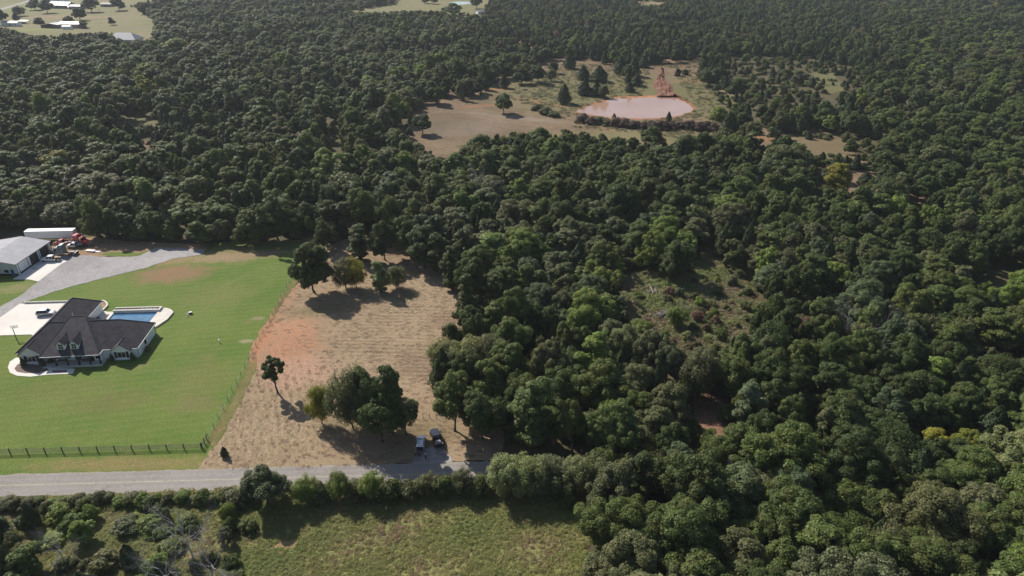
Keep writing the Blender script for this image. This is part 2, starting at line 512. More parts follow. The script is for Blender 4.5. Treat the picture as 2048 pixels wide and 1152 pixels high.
M['scrub'] = ground_mat('scrub_grass', (0.12, 0.125, 0.05), (0.17, 0.155, 0.07), (0.18, 0.13, 0.075), 0.08, 0.5, 2.5, bump=0.8, bdist=0.3,
    spots=[(RED, gp(1480, 585), 4, 2.5, 0, 0.7), ((0.2, 0.2, 0.07), gp(1430, 530), 8, 12, 0, 0.5), ((0.19, 0.13, 0.08), gp(1340, 560), 14, 6, 0, 0.5)])
sheet('clearing', [(1235, 560), (1300, 540), (1400, 520), (1405, 505), (1440, 500), (1450, 540), (1510, 575), (1530, 620), (1500, 680), (1440, 740), (1380, 760), (1290, 720), (1230, 650)], M['scrub'], 0.03, amp=0.8)

M['pasture'] = ground_mat('dry_pasture', (0.155, 0.108, 0.062), (0.245, 0.172, 0.108), (0.125, 0.115, 0.052), 0.04, 0.2, 0.9, bump=0.8, bdist=0.4, fine=0.4,
    rows=[(R2(25), 4.0, 0.4, (0.34, 0.27, 0.18), ((-24, 370), 40, 60))],
    spots=[(RED, gp(1000, 178), 9, 4, 0, 0.9), (RED, gp(960, 212), 12, 2, 0.3, 0.8), (RED, gp(1060, 200), 10, 3, -0.4, 0.85), (RED, gp(1090, 208), 16, 3, -0.5, 0.9), (RED, gp(1310, 268), 6, 3, 0, 0.8),
           (RED, gp(1450, 262), 8, 4, 0, 0.8), (RED, gp(1225, 170), 5, 3, 0, 0.7), (RED, gp(1380, 163), 8, 4, 0, 0.7), ((0.33, 0.28, 0.24), gp(930, 255), 20, 14, 0.5, 0.35), ((0.32, 0.28, 0.23), gp(1030, 235), 30, 4, -0.4, 0.4), ((0.12, 0.1, 0.055), gp(880, 245), 16, 22, 0.5, 0.5),
           ((0.135, 0.15, 0.052), gp(1180, 180), 60, 60, 0, 0.75), ((0.14, 0.145, 0.055), gp(1420, 200), 24, 60, 0, 0.75), ((0.18, 0.18, 0.07), gp(1250, 275), 40, 14, 0, 0.7), (RED, gp(1530, 278), 8, 5, 0, 0.7), ((0.16, 0.13, 0.065), gp(1650, 300), 40, 22, 0, 0.8)])
PAST = [(800, 290), (815, 235), (850, 200), (960, 170), (1000, 150), (1060, 115), (1130, 105), (1300, 108), (1420, 112), (1440, 150), (1470, 200), (1500, 250), (1560, 262), (1660, 262), (1720, 290), (1740, 350), (1600, 345), (1400, 330), (1240, 320), (1130, 310), (1000, 320), (930, 360), (870, 350)]
sheet('pasture', PAST, M['pasture'], 0.04, amp=2.0, step=5)

M['far_field'] = ground_mat('far_field', (0.16, 0.16, 0.065), (0.21, 0.185, 0.095), (0.22, 0.165, 0.1), 0.012, 0.05, 0.3, bump=0.0, fine=0.2,
    spots=[((0.3, 0.2, 0.13), gp(130, 35), 50, 14, 0, 0.7), ((0.2, 0.24, 0.06), gp(60, 60), 25, 10, 0, 0.7), ((0.2, 0.25, 0.08), gp(80, 12), 60, 60, 0, 0.5)])
sheet('far_pasture', [(-200, 95), (-200, -60), (430, -60), (420, 20), (320, 60), (330, 85), (300, 95)], M['far_field'], 0.08, amp=4, step=12)
sheet('far_meadow', [(480, 35), (480, -20), (1010, -45), (990, 20), (950, 35), (700, 45)], M['far_field'], 0.06, amp=4, step=12)
sheet('distant_field', [(1250, 20), (1250, -10), (1340, -10), (1380, 12), (1330, 25)], M['far_field'], 0.07, amp=4, step=12)
M['red_soil'] = ground_mat('red_soil', (0.3, 0.12, 0.06), (0.45, 0.21, 0.105), (0.48, 0.28, 0.16), 0.05, 0.3, 1.6, bump=1.0, bdist=0.5, fine=0.4)
M['bare_soil'] = ground_mat('bare_soil', (0.27, 0.17, 0.1), (0.36, 0.24, 0.15), (0.2, 0.155, 0.085), 0.08, 0.5, 2.5, bump=0.6, bdist=0.1)
sheet('red_bank', [(1000, 85), (1020, 81), (1090, 81), (1105, 92), (1060, 96), (1005, 96)], M['bare_soil'], 0.05, amp=2, step=6)
sheet('woodland_gap', [(255, 238), (290, 228), (320, 232), (330, 248), (300, 268), (255, 258)], M['scrub'], 0.05, amp=1.5, step=4)
sheet('grassy_gap', [(265, 290), (290, 282), (345, 300), (352, 322), (300, 325)], M['pasture'], 0.07, amp=1.5, step=4)
sheet('dry_gap', [(1680, 345), (1740, 340), (1765, 380), (1740, 420), (1690, 400)], M['pasture'], 0.07, amp=1.5, step=4)
sheet('grass_gap', [(1815, 385), (1870, 380), (1900, 410), (1850, 425), (1810, 410)], M['pasture'], 0.07, amp=1.5, step=4)
sheet('clay_gap', [(1625, 146), (1668, 144), (1676, 160), (1700, 180), (1660, 188), (1630, 165)], M['scrub'], 0.07, amp=1.5, step=4)
sheet('sandy_gap', [(1810, 200), (1845, 205), (1850, 235), (1815, 228)], M['pasture'], 0.07, amp=1.5, step=4)
sheet('earth_track', [(1385, 790), (1415, 785), (1450, 800), (1440, 850), (1480, 890), (1470, 910), (1400, 912), (1390, 860)], ground_mat('leafy_track', (0.19, 0.105, 0.065), (0.3, 0.17, 0.11), (0.12, 0.1, 0.05), 0.1, 0.6, 3.0, bump=0.8, bdist=0.15, fine=0.5), 0.06, amp=0.6)
sheet('yard_soil', [(98, 503), (110, 480), (190, 474), (228, 480), (330, 486), (420, 488), (412, 500), (312, 499), (285, 504), (262, 512), (200, 513), (130, 523), (100, 515)], M['bare_soil'], 0.06, amp=0.4)
sheet('grass_island', [(196, 510), (215, 505), (262, 504), (280, 508), (272, 512), (230, 513)], M['lawn'], 0.075, amp=0.2)

# road
M['asphalt'] = ground_mat('old_asphalt', (0.25, 0.225, 0.205), (0.3, 0.275, 0.25), (0.2, 0.18, 0.165), 0.05, 0.35, 9.0, bump=0.2, bdist=0.02, fine=0.16,
    rows=[(R2(-2.32), 1.5, 0.5, (0.35, 0.32, 0.295), None)])
def road_c(x):   # centre line of the road
    return 104.3 + 0.0405 * (x + 102)
rp = [(x, road_c(x)) for x in range(-200, 320, 4)]
RH = 3.0
rd_out = [(x, y - RH + 0.12 * math.sin(x * .7)) for x, y in rp] + [(x, y + RH + 0.15 * math.sin(x * .53)) for x, y in rp[::-1]]
sheet('road', None, M['asphalt'], 0.085, world=rd_out, amp=0.0)
M['shoulder'] = ground_mat('road_shoulder', (0.3, 0.26, 0.2), (0.36, 0.31, 0.25), (0.2, 0.18, 0.1), 0.1, 0.8, 4.0, bump=0.3, bdist=0.05)
sh = [(x, y - RH - 0.15) for x, y in rp] + [(x, y + RH + 0.25) for x, y in rp[::-1]]
sheet('road_shoulder', None, M['shoulder'], 0.07, world=sh, amp=0.35)
M['faded_yellow'] = plain('faded_yellow_line', (0.38, 0.335, 0.235), 0.8, var=0.2, vscale=1.0)
ln = [(x, y - 0.09) for x, y in rp] + [(x, y + 0.09) for x, y in rp[::-1]]
sheet('road_marking', None, M['faded_yellow'], 0.092, world=ln, amp=0.0)

M['gravel'] = ground_mat('grey_gravel', (0.3, 0.285, 0.28), (0.4, 0.38, 0.37), (0.24, 0.225, 0.22), 0.06, 0.5, 6.0, bump=0.6, bdist=0.06, fine=0.3)
DRIVE = [(-130, 690), (-60, 662), (0, 637), (41, 608), (103, 585), (162, 568), (250, 546), (297, 535), (344, 518), (402, 510), (412, 500), (330, 496), (312, 496), (282, 511), (262, 514), (200, 514), (175, 511), (100, 512), (100, 530), (78, 563), (37, 594), (0, 614), (-60, 640), (-130, 665)]
sheet('gravel_drive', DRIVE, M['gravel'], 0.09, amp=0.3)
sheet('parking_gravel', [(826, 928), (838, 900), (868, 893), (890, 900), (905, 924), (870, 927)], M['gravel'], 0.08, amp=0.4)
M['concrete'] = ground_mat('bright_concrete', (0.66, 0.62, 0.56), (0.74, 0.71, 0.66), (0.66, 0.55, 0.44), 0.08, 0.3, 3.0, bump=0.1, bdist=0.01, fine=0.06)
sheet('shop_apron', [(26, 559), (58, 559.5), (77, 563.6), (123, 528.5), (134, 523), (100, 508), (90, 508), (40, 550.5)], M['concrete'], 0.13, amp=0.0, thick=0.12)
sheet('driveway_pad', [(-110, 692), (-110, 680), (0, 636), (40, 608), (150, 605), (170, 640), (100, 690), (62, 669.5), (0, 671.5)], M['concrete'], 0.12, amp=0.0, thick=0.12)

# ------------------------------------------------------------------ red clay pond
POND = [(1152, 224), (1165, 217), (1180, 212), (1196, 206), (1210, 203), (1224, 199), (1240, 197), (1270, 196), (1300, 195.5), (1330, 194.5), (1350, 196), (1365, 202), (1378, 209), (1386, 217), (1384, 223), (1370, 229), (1350, 233), (1320, 236), (1280, 237.5), (1240, 236), (1210, 234), (1190, 231), (1172, 228)]
cxp, cyp = 1275, 215
sheet('pond_bank', [(cxp + (x - cxp) * 1.05, cyp + (y - cyp) * 1.17 - 1) for x, y in POND], M['red_soil'], 0.07, amp=1.2, step=3)
mw, nt, bs = newmat('muddy_water')
k = NT(nt); p = k.pos()
k.l(k.mix(k.ramp(k.noise(p, 0.03, 3, 0.6), 0.35, 0.65), (0.37, 0.22, 0.15), (0.42, 0.265, 0.195)), bs.inputs['Base Color'])
bs.inputs['Roughness'].default_value = 0.12
k.bump(k.noise(p, 0.8, 3, 0.6), 0.08, 0.05, bs)
sheet('pond_water', POND, mw, 0.1, amp=0.5, step=3)
M['gully_clay'] = ground_mat('gully_clay', (0.17, 0.075, 0.05), (0.25, 0.125, 0.082), (0.38, 0.26, 0.19), 0.09, 0.4, 1.6, bump=1.0, bdist=0.6, fine=0.5)
# eroded gully running down into the pond: a ridged ribbon of clay
gl = MB()
gpx = [(1323, 136), (1323, 150), (1320, 160), (1325, 172), (1331, 183), (1338, 195)]
gw = [.8, 1.4, 3.2, 6.5, 4.5, 8]
r0 = random.Random(3)
rows_ = []
for i in range(40):
    t = i / 39 * (len(gpx) - 1); a = min(int(t), len(gpx) - 2); u = t - a
    c = G(gpx[a][0] * (1 - u) + gpx[a + 1][0] * u, gpx[a][1] * (1 - u) + gpx[a + 1][1] * u)
    w = gw[a] * (1 - u) + gw[a + 1] * u
    row = []
    for j in range(17):
        s_ = (j / 16 - 0.5) * 2
        edge = 1 - abs(s_) ** 4
        row.append((c.x + s_ * w + r0.uniform(-.4, .4), c.y + r0.uniform(-.8, .8), 0.09 + edge * (0.15 + 2.2 * abs(mnoise.noise(Vector((j * .42, i * .3, 2.2)))) + .5 * r0.random())))
    rows_.append(row)
gl.add([p for r in rows_ for p in r], [(i * 17 + j, i * 17 + j + 1, (i + 1) * 17 + j + 1, (i + 1) * 17 + j) for i in range(39) for j in range(16)])
tag(gl.build('eroded_gully', M['gully_clay']), kind='structure')
mw2 = plain('still_water', (0.25, 0.3, 0.33), 0.08)
sheet('far_pond', [(898, 6), (915, 3), (940, 3.5), (944, 7), (925, 9.5), (905, 9.5)], mw2, 0.12, amp=1, step=6)
tag(MB().add([tuple(G(x, y, 0.12)) for x, y in [(-30, 25), (0, 17.5), (50, 3), (80, -12), (90, -12), (56, 4), (0, 21), (-30, 29)]], [(0, 1, 2, 3, 4, 5, 6, 7)]).build('far_road', M['gravel']), kind='structure')
sheet('farm_track', [(1240, 2), (1300, 4), (1328, 8), (1328, 9.5), (1300, 6), (1240, 4)], M['bare_soil'], 0.13, amp=0)

# ------------------------------------------------------------------ the house
HTH = R2(5)
house = empty('ranch_house', (-108, 148, 0), HTH, 'white ranch house with steep black shingle roof, two dormers and front porch', 'house')
E_, SL = 3.0, 0.8
def wallbox(m, poly, z0, z1): m.prism(poly, z0, z1)
wm = MB()
wm.prism([(-14.6, 1.0), (13.8, 1.0), (13.8, 12.9), (-14.6, 12.9)], 0, 3.0)
wm.build('wall', M['white_wall'], house)
def gable_wall(x0, x1, y0, y1, ze, name='wall'):
    m = MB()
    xm = (x0 + x1) / 2
    zp = ze + (x1 - x0) / 2 * SL
    vs = [(x0, y0, 0), (x1, y0, 0), (x1, y0, ze), (xm, y0, zp), (x0, y0, ze), (x0, y1, 0), (x1, y1, 0), (x1, y1, ze), (xm, y1, zp), (x0, y1, ze)]
    m.add(vs, [(0, 1, 2, 3, 4), (9, 8, 7, 6, 5), (0, 5, 6, 1), (1, 6, 7, 2), (2, 7, 8, 3), (3, 8, 9, 4), (4, 9, 5, 0)])
    o = m.build(name, M['white_wall'], house)
    o['label'] = None or 'white front gable wall'
    return o
gable_wall(-13.9, -8.6, 0.15, 3.2, 2.86)
gable_wall(8.1, 12.4, 0.15, 3.2, 2.86)
MB().prism([(-14.5, 12.9), (-5.5, 12.9), (-5.5, 26.7), (-14.5, 26.7)], 0, 3.0).build('wall', M['white_wall'], house)['label'] = 'white wall of the rear garage wing'
MB().prism([(3.4, 0.2), (5.4, 0.2), (5.4, 1.0), (3.4, 1.0)], 0, 2.95).build('wall', M['white_wall'], house)

T = 0.16
def roof_obj(faces, label=None, t=T):
    m = MB()
    for f in faces: m.slab(f, t)
    o = m.build('roof', M['shingle'], house)
    if label: o['label'] = label
    return o
# main hipped roof of the two side wings
xl, xr, yf, yb, rz_ = -15.05, 14.2, 0.6, 13.3, 7.7
ym = 7.5
a, b, c_, d_ = (xl, yf, E_), (xr, yf, E_), (xr, yb, E_), (xl, yb, E_)
p_, q_ = (xl + 6.0, ym, rz_), (xr - 6.0, ym, rz_)
roof_obj([[a, b, q_, p_], [b, c_, q_], [c_, d_, p_, q_], [d_, a, p_]], 'black hipped shingle roof of the side wings')
# taller middle hip over the porch
ca, cb, cc2, cd = (-8.35, -1.75, E_ + .05), (5.85, -1.75, E_ + .05), (5.85, 13.5, E_ + .05), (-8.35, 13.5, E_ + .05)
cp, cq = (-3.95, 8.3, 8.65), (-0.35, 8.3, 8.65)
roof_obj([[ca, cb, cq, cp], [cb, cc2, cq], [cc2, cd, cp, cq], [cd, ca, cp]], 'tall black hipped roof over the porch')
def gable_roof(x0, x1, yfront, yback_peak, ze, ov=0.35):
    xm = (x0 + x1) / 2
    hw = (x1 - x0) / 2 + ov
    z0 = ze - ov * SL + 0.22; zp = z0 + hw * SL
    yv = yback_peak
    l, r, pk = (xm - hw, yfront, z0), (xm + hw, yfront, z0), (xm, yfront, zp)
    l2, r2, pk2 = (xm - hw, yv - hw, z0), (xm + hw, yv - hw, z0), (xm, yv, zp)
    return [[l, pk, pk2, l2], [pk, r, r2, pk2]]
roof_obj(gable_roof(-13.9, -8.6, -0.25, 4.6, 2.86), 'small gable roof over the left front window')
roof_obj(gable_roof(8.1, 12.4, -0.25, 4.2, 2.86), 'small gable roof over the right front window')
# garage wing hip
ga, gb, gc, gd = (-14.9, 10, E_ + .02), (-5.1, 10, E_ + .02), (-5.1, 27.1, E_ + .02), (-14.9, 27.1, E_ + .02)
gp_, gq = (-10, 10, 3.02 + 4.9 * SL), (-10, 22.2, 3.02 + 4.9 * SL)
roof_obj([[ga, gp_, gq, gd], [gb, gc, gq, gp_], [gc, gd, gq]], 'black roof of the rear garage wing')
M['ridge_cap'] = plain('ridge_cap_shingle', (0.085, 0.077, 0.08), 0.85, var=0.2)
for pa, pb in ((p_, q_), (a, p_), (b, q_), (c_, q_), (ca, cp), (cb, cq), (cp, cq), (gp_, gq), (gc, gq), (gd, gq)):
    MB().tube(Vector(pa) + Vector((0, 0, .0)), Vector(pb) + Vector((0, 0, .0)), .085, None, 6).build('ridge_cap', M['ridge_cap'], house)
for (gx, y0_, y1_, zt) in ((-11.25, -.25, 4.6, 2.86), (10.25, -.25, 4.2, 2.86)):
    hw_ = (2.65 if gx < 0 else 2.15) + .35
    zp_ = zt - .35 * SL + .22 + hw_ * SL
    MB().tube((gx, y0_, zp_), (gx, y1_, zp_), .08, None, 6).build('ridge_cap', M['ridge_cap'], house)
# fascia and gutters
def strip(p0, p1, zc, hgt=0.2, th=0.08, mat='white_metal', name='gutter'):
    m = MB()
    p0, p1 = Vector(p0), Vector(p1)
    d = p1 - p0
    m.box(((p0.x + p1.x) / 2, (p0.y + p1.y) / 2, zc), (d.length, th, hgt), math.atan2(d.y, d.x))
    return m.build(name, M[mat], house)
strip((-8.3, -1.8), (5.8, -1.8), 2.95, 0.14)
strip((5.9, -1.75), (5.9, 0.6), 2.95, 0.14)
strip((14.25, 0.65), (14.25, 13.2), 2.9, 0.16)
strip((-5.05, 13.6), (-5.05, 27.0), 2.9, 0.16)
strip((-15.0, 0.55), (-14.3, 0.55), 2.9, 0.16)
strip((12.9, 0.55), (14.2, 0.55), 2.9, 0.16)
strip((5.9, 0.55), (7.6, 0.55), 2.9, 0.16)
gl_ = MB()
for i in range(14): gl_.ball((-8.0 + i * 1.03, -1.9, 2.86), 0.07, 6, 4)
for i in range(13): gl_.ball((14.35, 1.2 + i * 0.95, 2.8), 0.06, 6, 4)
for i in range(13): gl_.ball((-4.95, 14.2 + i * 1.0, 2.8), 0.06, 6, 4)
gl_.build('eave_bulb', M['white_paint'], house)['kind'] = 'stuff'
for (px_, py_) in [(13.86, 1.06), (13.86, 12.8), (-14.66, 0.94)]:
    MB().box((px_, py_, 1.4), (0.1, 0.1, 2.8)).build('downpipe', M['black'], house)
# porch
MB().prism([(-8.0, -2.3), (6.1, -2.3), (6.1, 0.99), (-8.0, 0.99)], 0, 0.24).build('porch_floor', M['concrete_edge'], house)
for x in (-7.7, -4.9, -2.15, 0.5, 3.15, 5.55):
    m = MB().box((x, -1.5, 1.58), (0.26, 0.26, 2.66))
    m.box((x, -1.5, 0.36), (0.42, 0.42, 0.22)); m.box((x, -1.5, 2.78), (0.4, 0.4, 0.18))
    m.build('porch_post', M['wood_post'], house)
def window(x, y, z, w, h, shutters=True, ny=-1, frame='white_paint', name='window', along='x'):
    """window on a wall facing -y (or +x when along == 'y')"""
    def bx(m, u, v, zc, du, dv, dz):
        if along == 'x': m.box((x + u, y + ny * v, zc), (du, dv, dz))
        else: m.box((x + v, y + u, zc), (dv, du, dz))
        return m
    m = MB()
    for s_ in (-1, 1):
        bx(m, s_ * (w / 2 + 0.04), 0.03, z, 0.1, 0.07, h + 0.18)
        bx(m, 0, 0.03, z + s_ * (h / 2 + 0.04), w - 0.02, 0.07, 0.1)
    bx(m, 0, 0.025, z, 0.07, 0.05, h - 0.02)
    f = m.build(name, M[frame], house)
    g_ = MB(); bx(g_, 0, 0.012, z, w - 0.02, 0.02, h - 0.02)
    g_.build('pane', M['glass'], f)
    if shutters:
        for s_ in (-1, 1):
            q = MB(); bx(q, s_ * (w / 2 + 0.46), 0.03, z, 0.62, 0.06, h + 0.3)
            for i in range(5): bx(q, s_ * (w / 2 + 0.46), 0.07, z - h / 2 + (i + .5) * h / 5, 0.5, 0.03, h / 9)
            q.build('shutter', M['black'], house)
    return f
window(-11.3, 0.15, 1.55, 1.9, 1.5)
window(10.2, 0.15, 1.55, 1.9, 1.5)
for x in (-5.6, -3.2, 1.8, 4.4): window(x, 0.99 if x < 3 else 0.19, 1.6, 0.9, 1.5, False, frame='dark_trim')
window(13.8, 6.0, 1.7, 0.9, 1.3, False, along='y', frame='dark_trim')
window(-5.5, 18.0, 1.8, 0.9, 1.0, False, along='y', frame='dark_trim')
dr = MB().box((-0.7, 0.95, 1.4), (1.5, 0.1, 2.3)).build('front_door', M['black'], house)
MB().box((-0.25, 0.88, 1.3), (0.06, 0.06, 0.2)).build('handle', M['steel'], dr)
# dormers
for x in (-3.45, -0.3):
    w, y0, zb, ze, zp = 0.95, -0.05, 3.6, 5.45, 6.45
    m = MB()
    vs = [(x - w, y0, zb), (x + w, y0, zb), (x + w, y0, ze), (x, y0, zp - .15), (x - w, y0, ze)]
    vs += [(a_, 4.6, c2) for a_, _, c2 in vs]
    m.add(vs, [(0, 1, 2, 3, 4), (9, 8, 7, 6, 5), (0, 5, 6, 1), (1, 6, 7, 2), (2, 7, 8, 3), (3, 8, 9, 4), (4, 9, 5, 0)])
    dm = m.build('dormer', M['white_wall'], house)
    r = MB()
    for s_ in (-1, 1):
        q = [(x, -0.22, zp), (x + s_ * 1.2, -0.22, ze - 0.26), (x + s_ * 1.2, 2.9, ze - 0.26), (x, 5.1, zp)]
        r.slab(q if s_ < 0 else q[::-1], 0.12)
    r.build('dormer_roof', M['shingle'], dm)
    f = MB()
    for s_ in (-1, 1): f.box((x + s_ * 0.66, y0 - 0.03, 4.76), (0.24, 0.07, 1.74))
    f.box((x, y0 - 0.03, 5.54), (1.08, 0.07, 0.18)); f.box((x, y0 - 0.03, 3.99), (1.08, 0.07, 0.2)); f.box((x, y0 - 0.022, 4.72), (0.06, 0.05, 1.34))
    f.box((x, y0 - 0.022, 4.72), (0.9, 0.045, 0.06))
    f.build('window_frame', M['white_paint'], dm)
    MB().box((x, y0 - 0.01, 4.76), (1.08, 0.02, 1.36)).build('pane', M['glass'], dm)
for (x, y, z) in [(-12.2, 17, 5.2), (-7.4, 15.6, 5.1)]:
    MB().tube((x, y, z - .2), (x, y, z + .5), 0.09, None, 8).build('roof_vent', M['white_paint'], house)
for i, (y, w) in enumerate(((15.2, 3.0), (19.0, 4.8), (24.0, 2.6))):
    MB().box((-14.53, y, 1.25), (0.06, w, 2.4)).build('garage_door', M['white_paint'], house)

def hl(x, y, z=0.0):
    c0, s0 = math.cos(HTH), math.sin(HTH)
    return Vector((-108 + x * c0 - y * s0, 148 + x * s0 + y * c0, z))
# walk, bed
def hpoly(pts): return [hl(*p) for p in pts]
sheet('garden_path', [(16, 735), (20, 724), (32, 716), (60, 716), (105, 737), (150, 738), (146, 748), (96, 750), (60, 754), (34, 752), (20, 746)], M['concrete'], 0.11, amp=0.0, thick=0.1)
tag(sheet('mulch_bed', [(29, 738), (36, 729), (52, 729), (88, 731), (98, 741), (78, 747), (50, 747), (34, 744)], M['mulch'], 0.135, amp=0.15), kind='structure')
sheet('step_bed', [(104, 741.5), (136, 740.5), (133, 745), (106, 745.5)], M['mulch'], 0.125, amp=0.08)

# porch seats, shrubs beside the house, air conditioner
def porch_bench(loc, rz, label, w):
    t = empty('porch_bench', loc, rz, label, 'bench', 'seats on the porch')
    m = MB(); m.box((0, 0, 0.42), (w, 0.5, 0.06)); m.build('seat', M['bench'], t)
    m = MB(); m.box((0, 0.27, 0.98), (w, 0.05, 0.08))
    for i in range(7): m.box((-w / 2 + 0.06 + i * (w - .12) / 6, 0.27, 0.69), (0.06, 0.04, 0.48))
    m.build('backrest', M['bench'], t)
    for sx in (-1, 1):
        for sy in (-1, 1): MB().box((sx * (w / 2 - .06), sy * .2, 0.19), (0.07, 0.07, 0.38)).build('leg', M['bench'], t)
        MB().box((sx * (w / 2 - .04), -0.02, 0.68), (0.08, 0.5, 0.05)).build('armrest', M['bench'], t)
porch_bench(hl(-4.4, 0.3, 0.24), HTH, 'wooden bench on the porch left of the front door', 1.7)
porch_bench(hl(1.3, -0.1, 0.24), HTH, 'small dark porch seat right of the front door', 1.1)
t = empty('air_conditioner', hl(-4.6, 21.5, 0), HTH, 'dark air conditioner unit beside the white garage wing wall', 'air conditioner')
MB().box((0, 0, .45), (0.9, 0.9, 0.8)).build('casing', M['grey_green_paint'], t, bevel=0.04)
m = MB().tube((0, 0, 0.85), (0, 0, 0.9), 0.38, None, 16); m.build('fan_grille', M['black'], t)
MB().box((0, 0, .03), (1.1, 1.1, .05)).build('base', M['concrete_edge'], t)

# pool with its raised deck
DZ = 0.45
deckpx = [(228.5, 636), (231, 627), (318.5, 624), (326, 617), (337, 618), (345.6, 622.5), (343, 631), (329, 642), (311, 650.6), (300, 655)]
pool = empty('swimming_pool', tuple(G(275, 636)), 0, 'rectangular blue swimming pool with raised stone edge behind the house', 'swimming pool')
pc = pool.location.copy()
def rel(px, py, z=0.0):
    g_ = G(px, py, z); return (g_.x - pc.x, g_.y - pc.y)
x0, x1, y0, y1 = -111.6 - pc.x, -99.6 - pc.x, 163.3 - pc.y, 173.0 - pc.y
def rot(x, y, a=R2(3)):
    return (x * math.cos(a) - y * math.sin(a), x * math.sin(a) + y * math.cos(a))
inner = [rot(x0, y0), rot(x1, y0), rot(x1, y1), rot(x0, y1)]
wmt, nt, bs = newmat('pool_water')
k = NT(nt); p = k.pos()
k.l(k.mix(k.ramp(k.noise(p, 0.3, 3, .6), .3, .7), (0.035, 0.13, 0.26), (0.07, 0.2, 0.33)), bs.inputs['Base Color'])
bs.inputs['Roughness'].default_value = 0.05
k.bump(k.noise(p, 3.0, 3, .6), 0.12, 0.03, bs)
MB().add([(x, y, 0.16) for x, y in inner], [(0, 1, 2, 3)]).build('water', wmt, pool)
R_ = lambda x, y: rot(x, y)
def wallpiece(name, q, z0, z1, mat='stone'):
    return MB().prism([R_(*p_) for p_ in q], z0, z1).build(name, M[mat], pool)
wallpiece('coping', [(x0 - .4, y0 - .4), (x1, y0 - .4), (x1, y0), (x0 - .4, y0)], 0, DZ)
wallpiece('coping', [(x0 - .4, y0), (x0, y0), (x0, y1), (x0 - .4, y1)], 0, DZ)
wallpiece('raised_wall', [(x0 - .4, y1), (x1 + .5, y1), (x1 + .5, y1 + .45), (x0 - .4, y1 + .45)], 0, 0.98)
wallpiece('raised_wall', [(x0 - .4, y1 + 1.6), (x1 + .5, y1 + 1.6), (x1 + .5, y1 + 1.95), (x0 - .4, y1 + 1.95)], 0, 0.98)
wallpiece('raised_wall', [(x1 + .1, y1 + .45), (x1 + .5, y1 + .45), (x1 + .5, y1 + 1.6), (x1 + .1, y1 + 1.6)], 0, 0.98)
wallpiece('trough_bed', [(x0, y1 + .45), (x1 + .1, y1 + .45), (x1 + .1, y1 + 1.6), (x0, y1 + 1.6)], 0, 0.72, 'mulch')
m = MB()
rr_ = random.Random(4)
for i in range(16):
    u, v = rot(x0 + 6.5 + i * 0.34 + rr_.uniform(-.1, .1), y1 + 1.0 + rr_.uniform(-.3, .3))
    m.ball((u, v, 0.78), rr_.uniform(.1, .24), 6, 4, 0.7)
m.build('rockery', M['stone'], pool)
curve = [(x1, y0 - .4), (x1 + 1.2, y0 - .6), (x1 + 3.0, y0 + 1.6), (x1 + 4.3, y0 + 5.2), (x1 + 4.5, y1 - 0.6), (x1 + 3.2, y1 + 1.0), (x1 + 1.6, y1 + 1.9), (x1 + .5, y1 + 1.9), (x1 + .5, y1), (x1, y1)]
MB().prism([R_(*p_) for p_ in curve], 0, DZ).build('deck', M['concrete_edge'], pool)
sheet('pool_patio', [(206, 622), (216, 624), (230, 623.5), (231, 628), (228, 636), (200, 640), (196, 636)], M['concrete_edge'], 0.1, amp=0, thick=0.09)
def low_wall(name, pts, w, h, label, mat='stone'):
    m = MB()
    for i in range(len(pts) - 1):
        a_, b2 = Vector(pts[i][:2]), Vector(pts[i + 1][:2])
        d = b2 - a_
        m.box(((a_.x + b2.x) / 2, (a_.y + b2.y) / 2, h / 2 + 0.002 * i), (d.length + w * .4, w, h + 0.004 * i), math.atan2(d.y, d.x))
    return tag(m.build(name, M[mat]), label, 'wall')
low_wall('garden_wall', [G(50, 607.5), G(92, 606.2), G(138, 605)], 0.3, 0.6, 'long low pale wall along the back edge of the white driveway')
arc = [G(205, 603), G(210, 604.5), G(214, 608), G(215.5, 612), G(213, 616), G(209, 619.5), G(207, 621.5)]
low_wall('planter_wall', arc, 0.35, 0.5, 'short curved pale planter wall at the garage wing corner')
sheet('planter_soil', [(200, 606), (205, 603.5), (211, 606), (214, 611), (211, 616), (206, 620), (198, 620)], M['bare_soil'], 0.1, amp=0)

# basketball hoop
clear_panel, nt, bs = newmat('clear_panel')
tp_ = nt.nodes.new('ShaderNodeBsdfTransparent'); mx_ = nt.nodes.new('ShaderNodeMixShader'); mx_.inputs[0].default_value = .25
nt.links.new(tp_.outputs[0], mx_.inputs[1]); nt.links.new(bs.outputs[0], mx_.inputs[2]); nt.links.new(mx_.outputs[0], nt.nodes['Material Output'].inputs['Surface'])
t = empty('basketball_hoop', tuple(G(33.5, 679)), R2(10), 'lone basketball hoop on a dark pole at the driveway corner', 'basketball hoop')
MB().tube((0, 0, 0), (-0.05, 0.1, 3.3), 0.11, 0.09).tube((-0.05, .1, 3.3), (-.05, .9, 3.55), .06).build('pole', M['dark_trim'], t)
m = MB().box((-.05, 0.98, 3.75), (1.8, 0.05, 0.06)); m.box((-.05, .98, 2.95), (1.8, .05, .06)); m.box((-.92, .98, 3.35), (.06, .05, .74)); m.box((.82, .98, 3.35), (.06, .05, .74))
bb = m.build('backboard', M['white_paint'], t)
MB().box((-.05, .98, 3.35), (1.68, .02, .74)).build('panel', clear_panel, bb)
m = MB()
for i in range(14):
    a0, a1 = 2 * math.pi * i / 14, 2 * math.pi * (i + 1) / 14
    m.tube((-.05 + .23 * math.cos(a0), 1.28 + .23 * math.sin(a0), 3.05), (-.05 + .23 * math.cos(a1), 1.28 + .23 * math.sin(a1), 3.05), .02, None, 5)
m.build('rim', M['red_paint'], t)
m = MB()
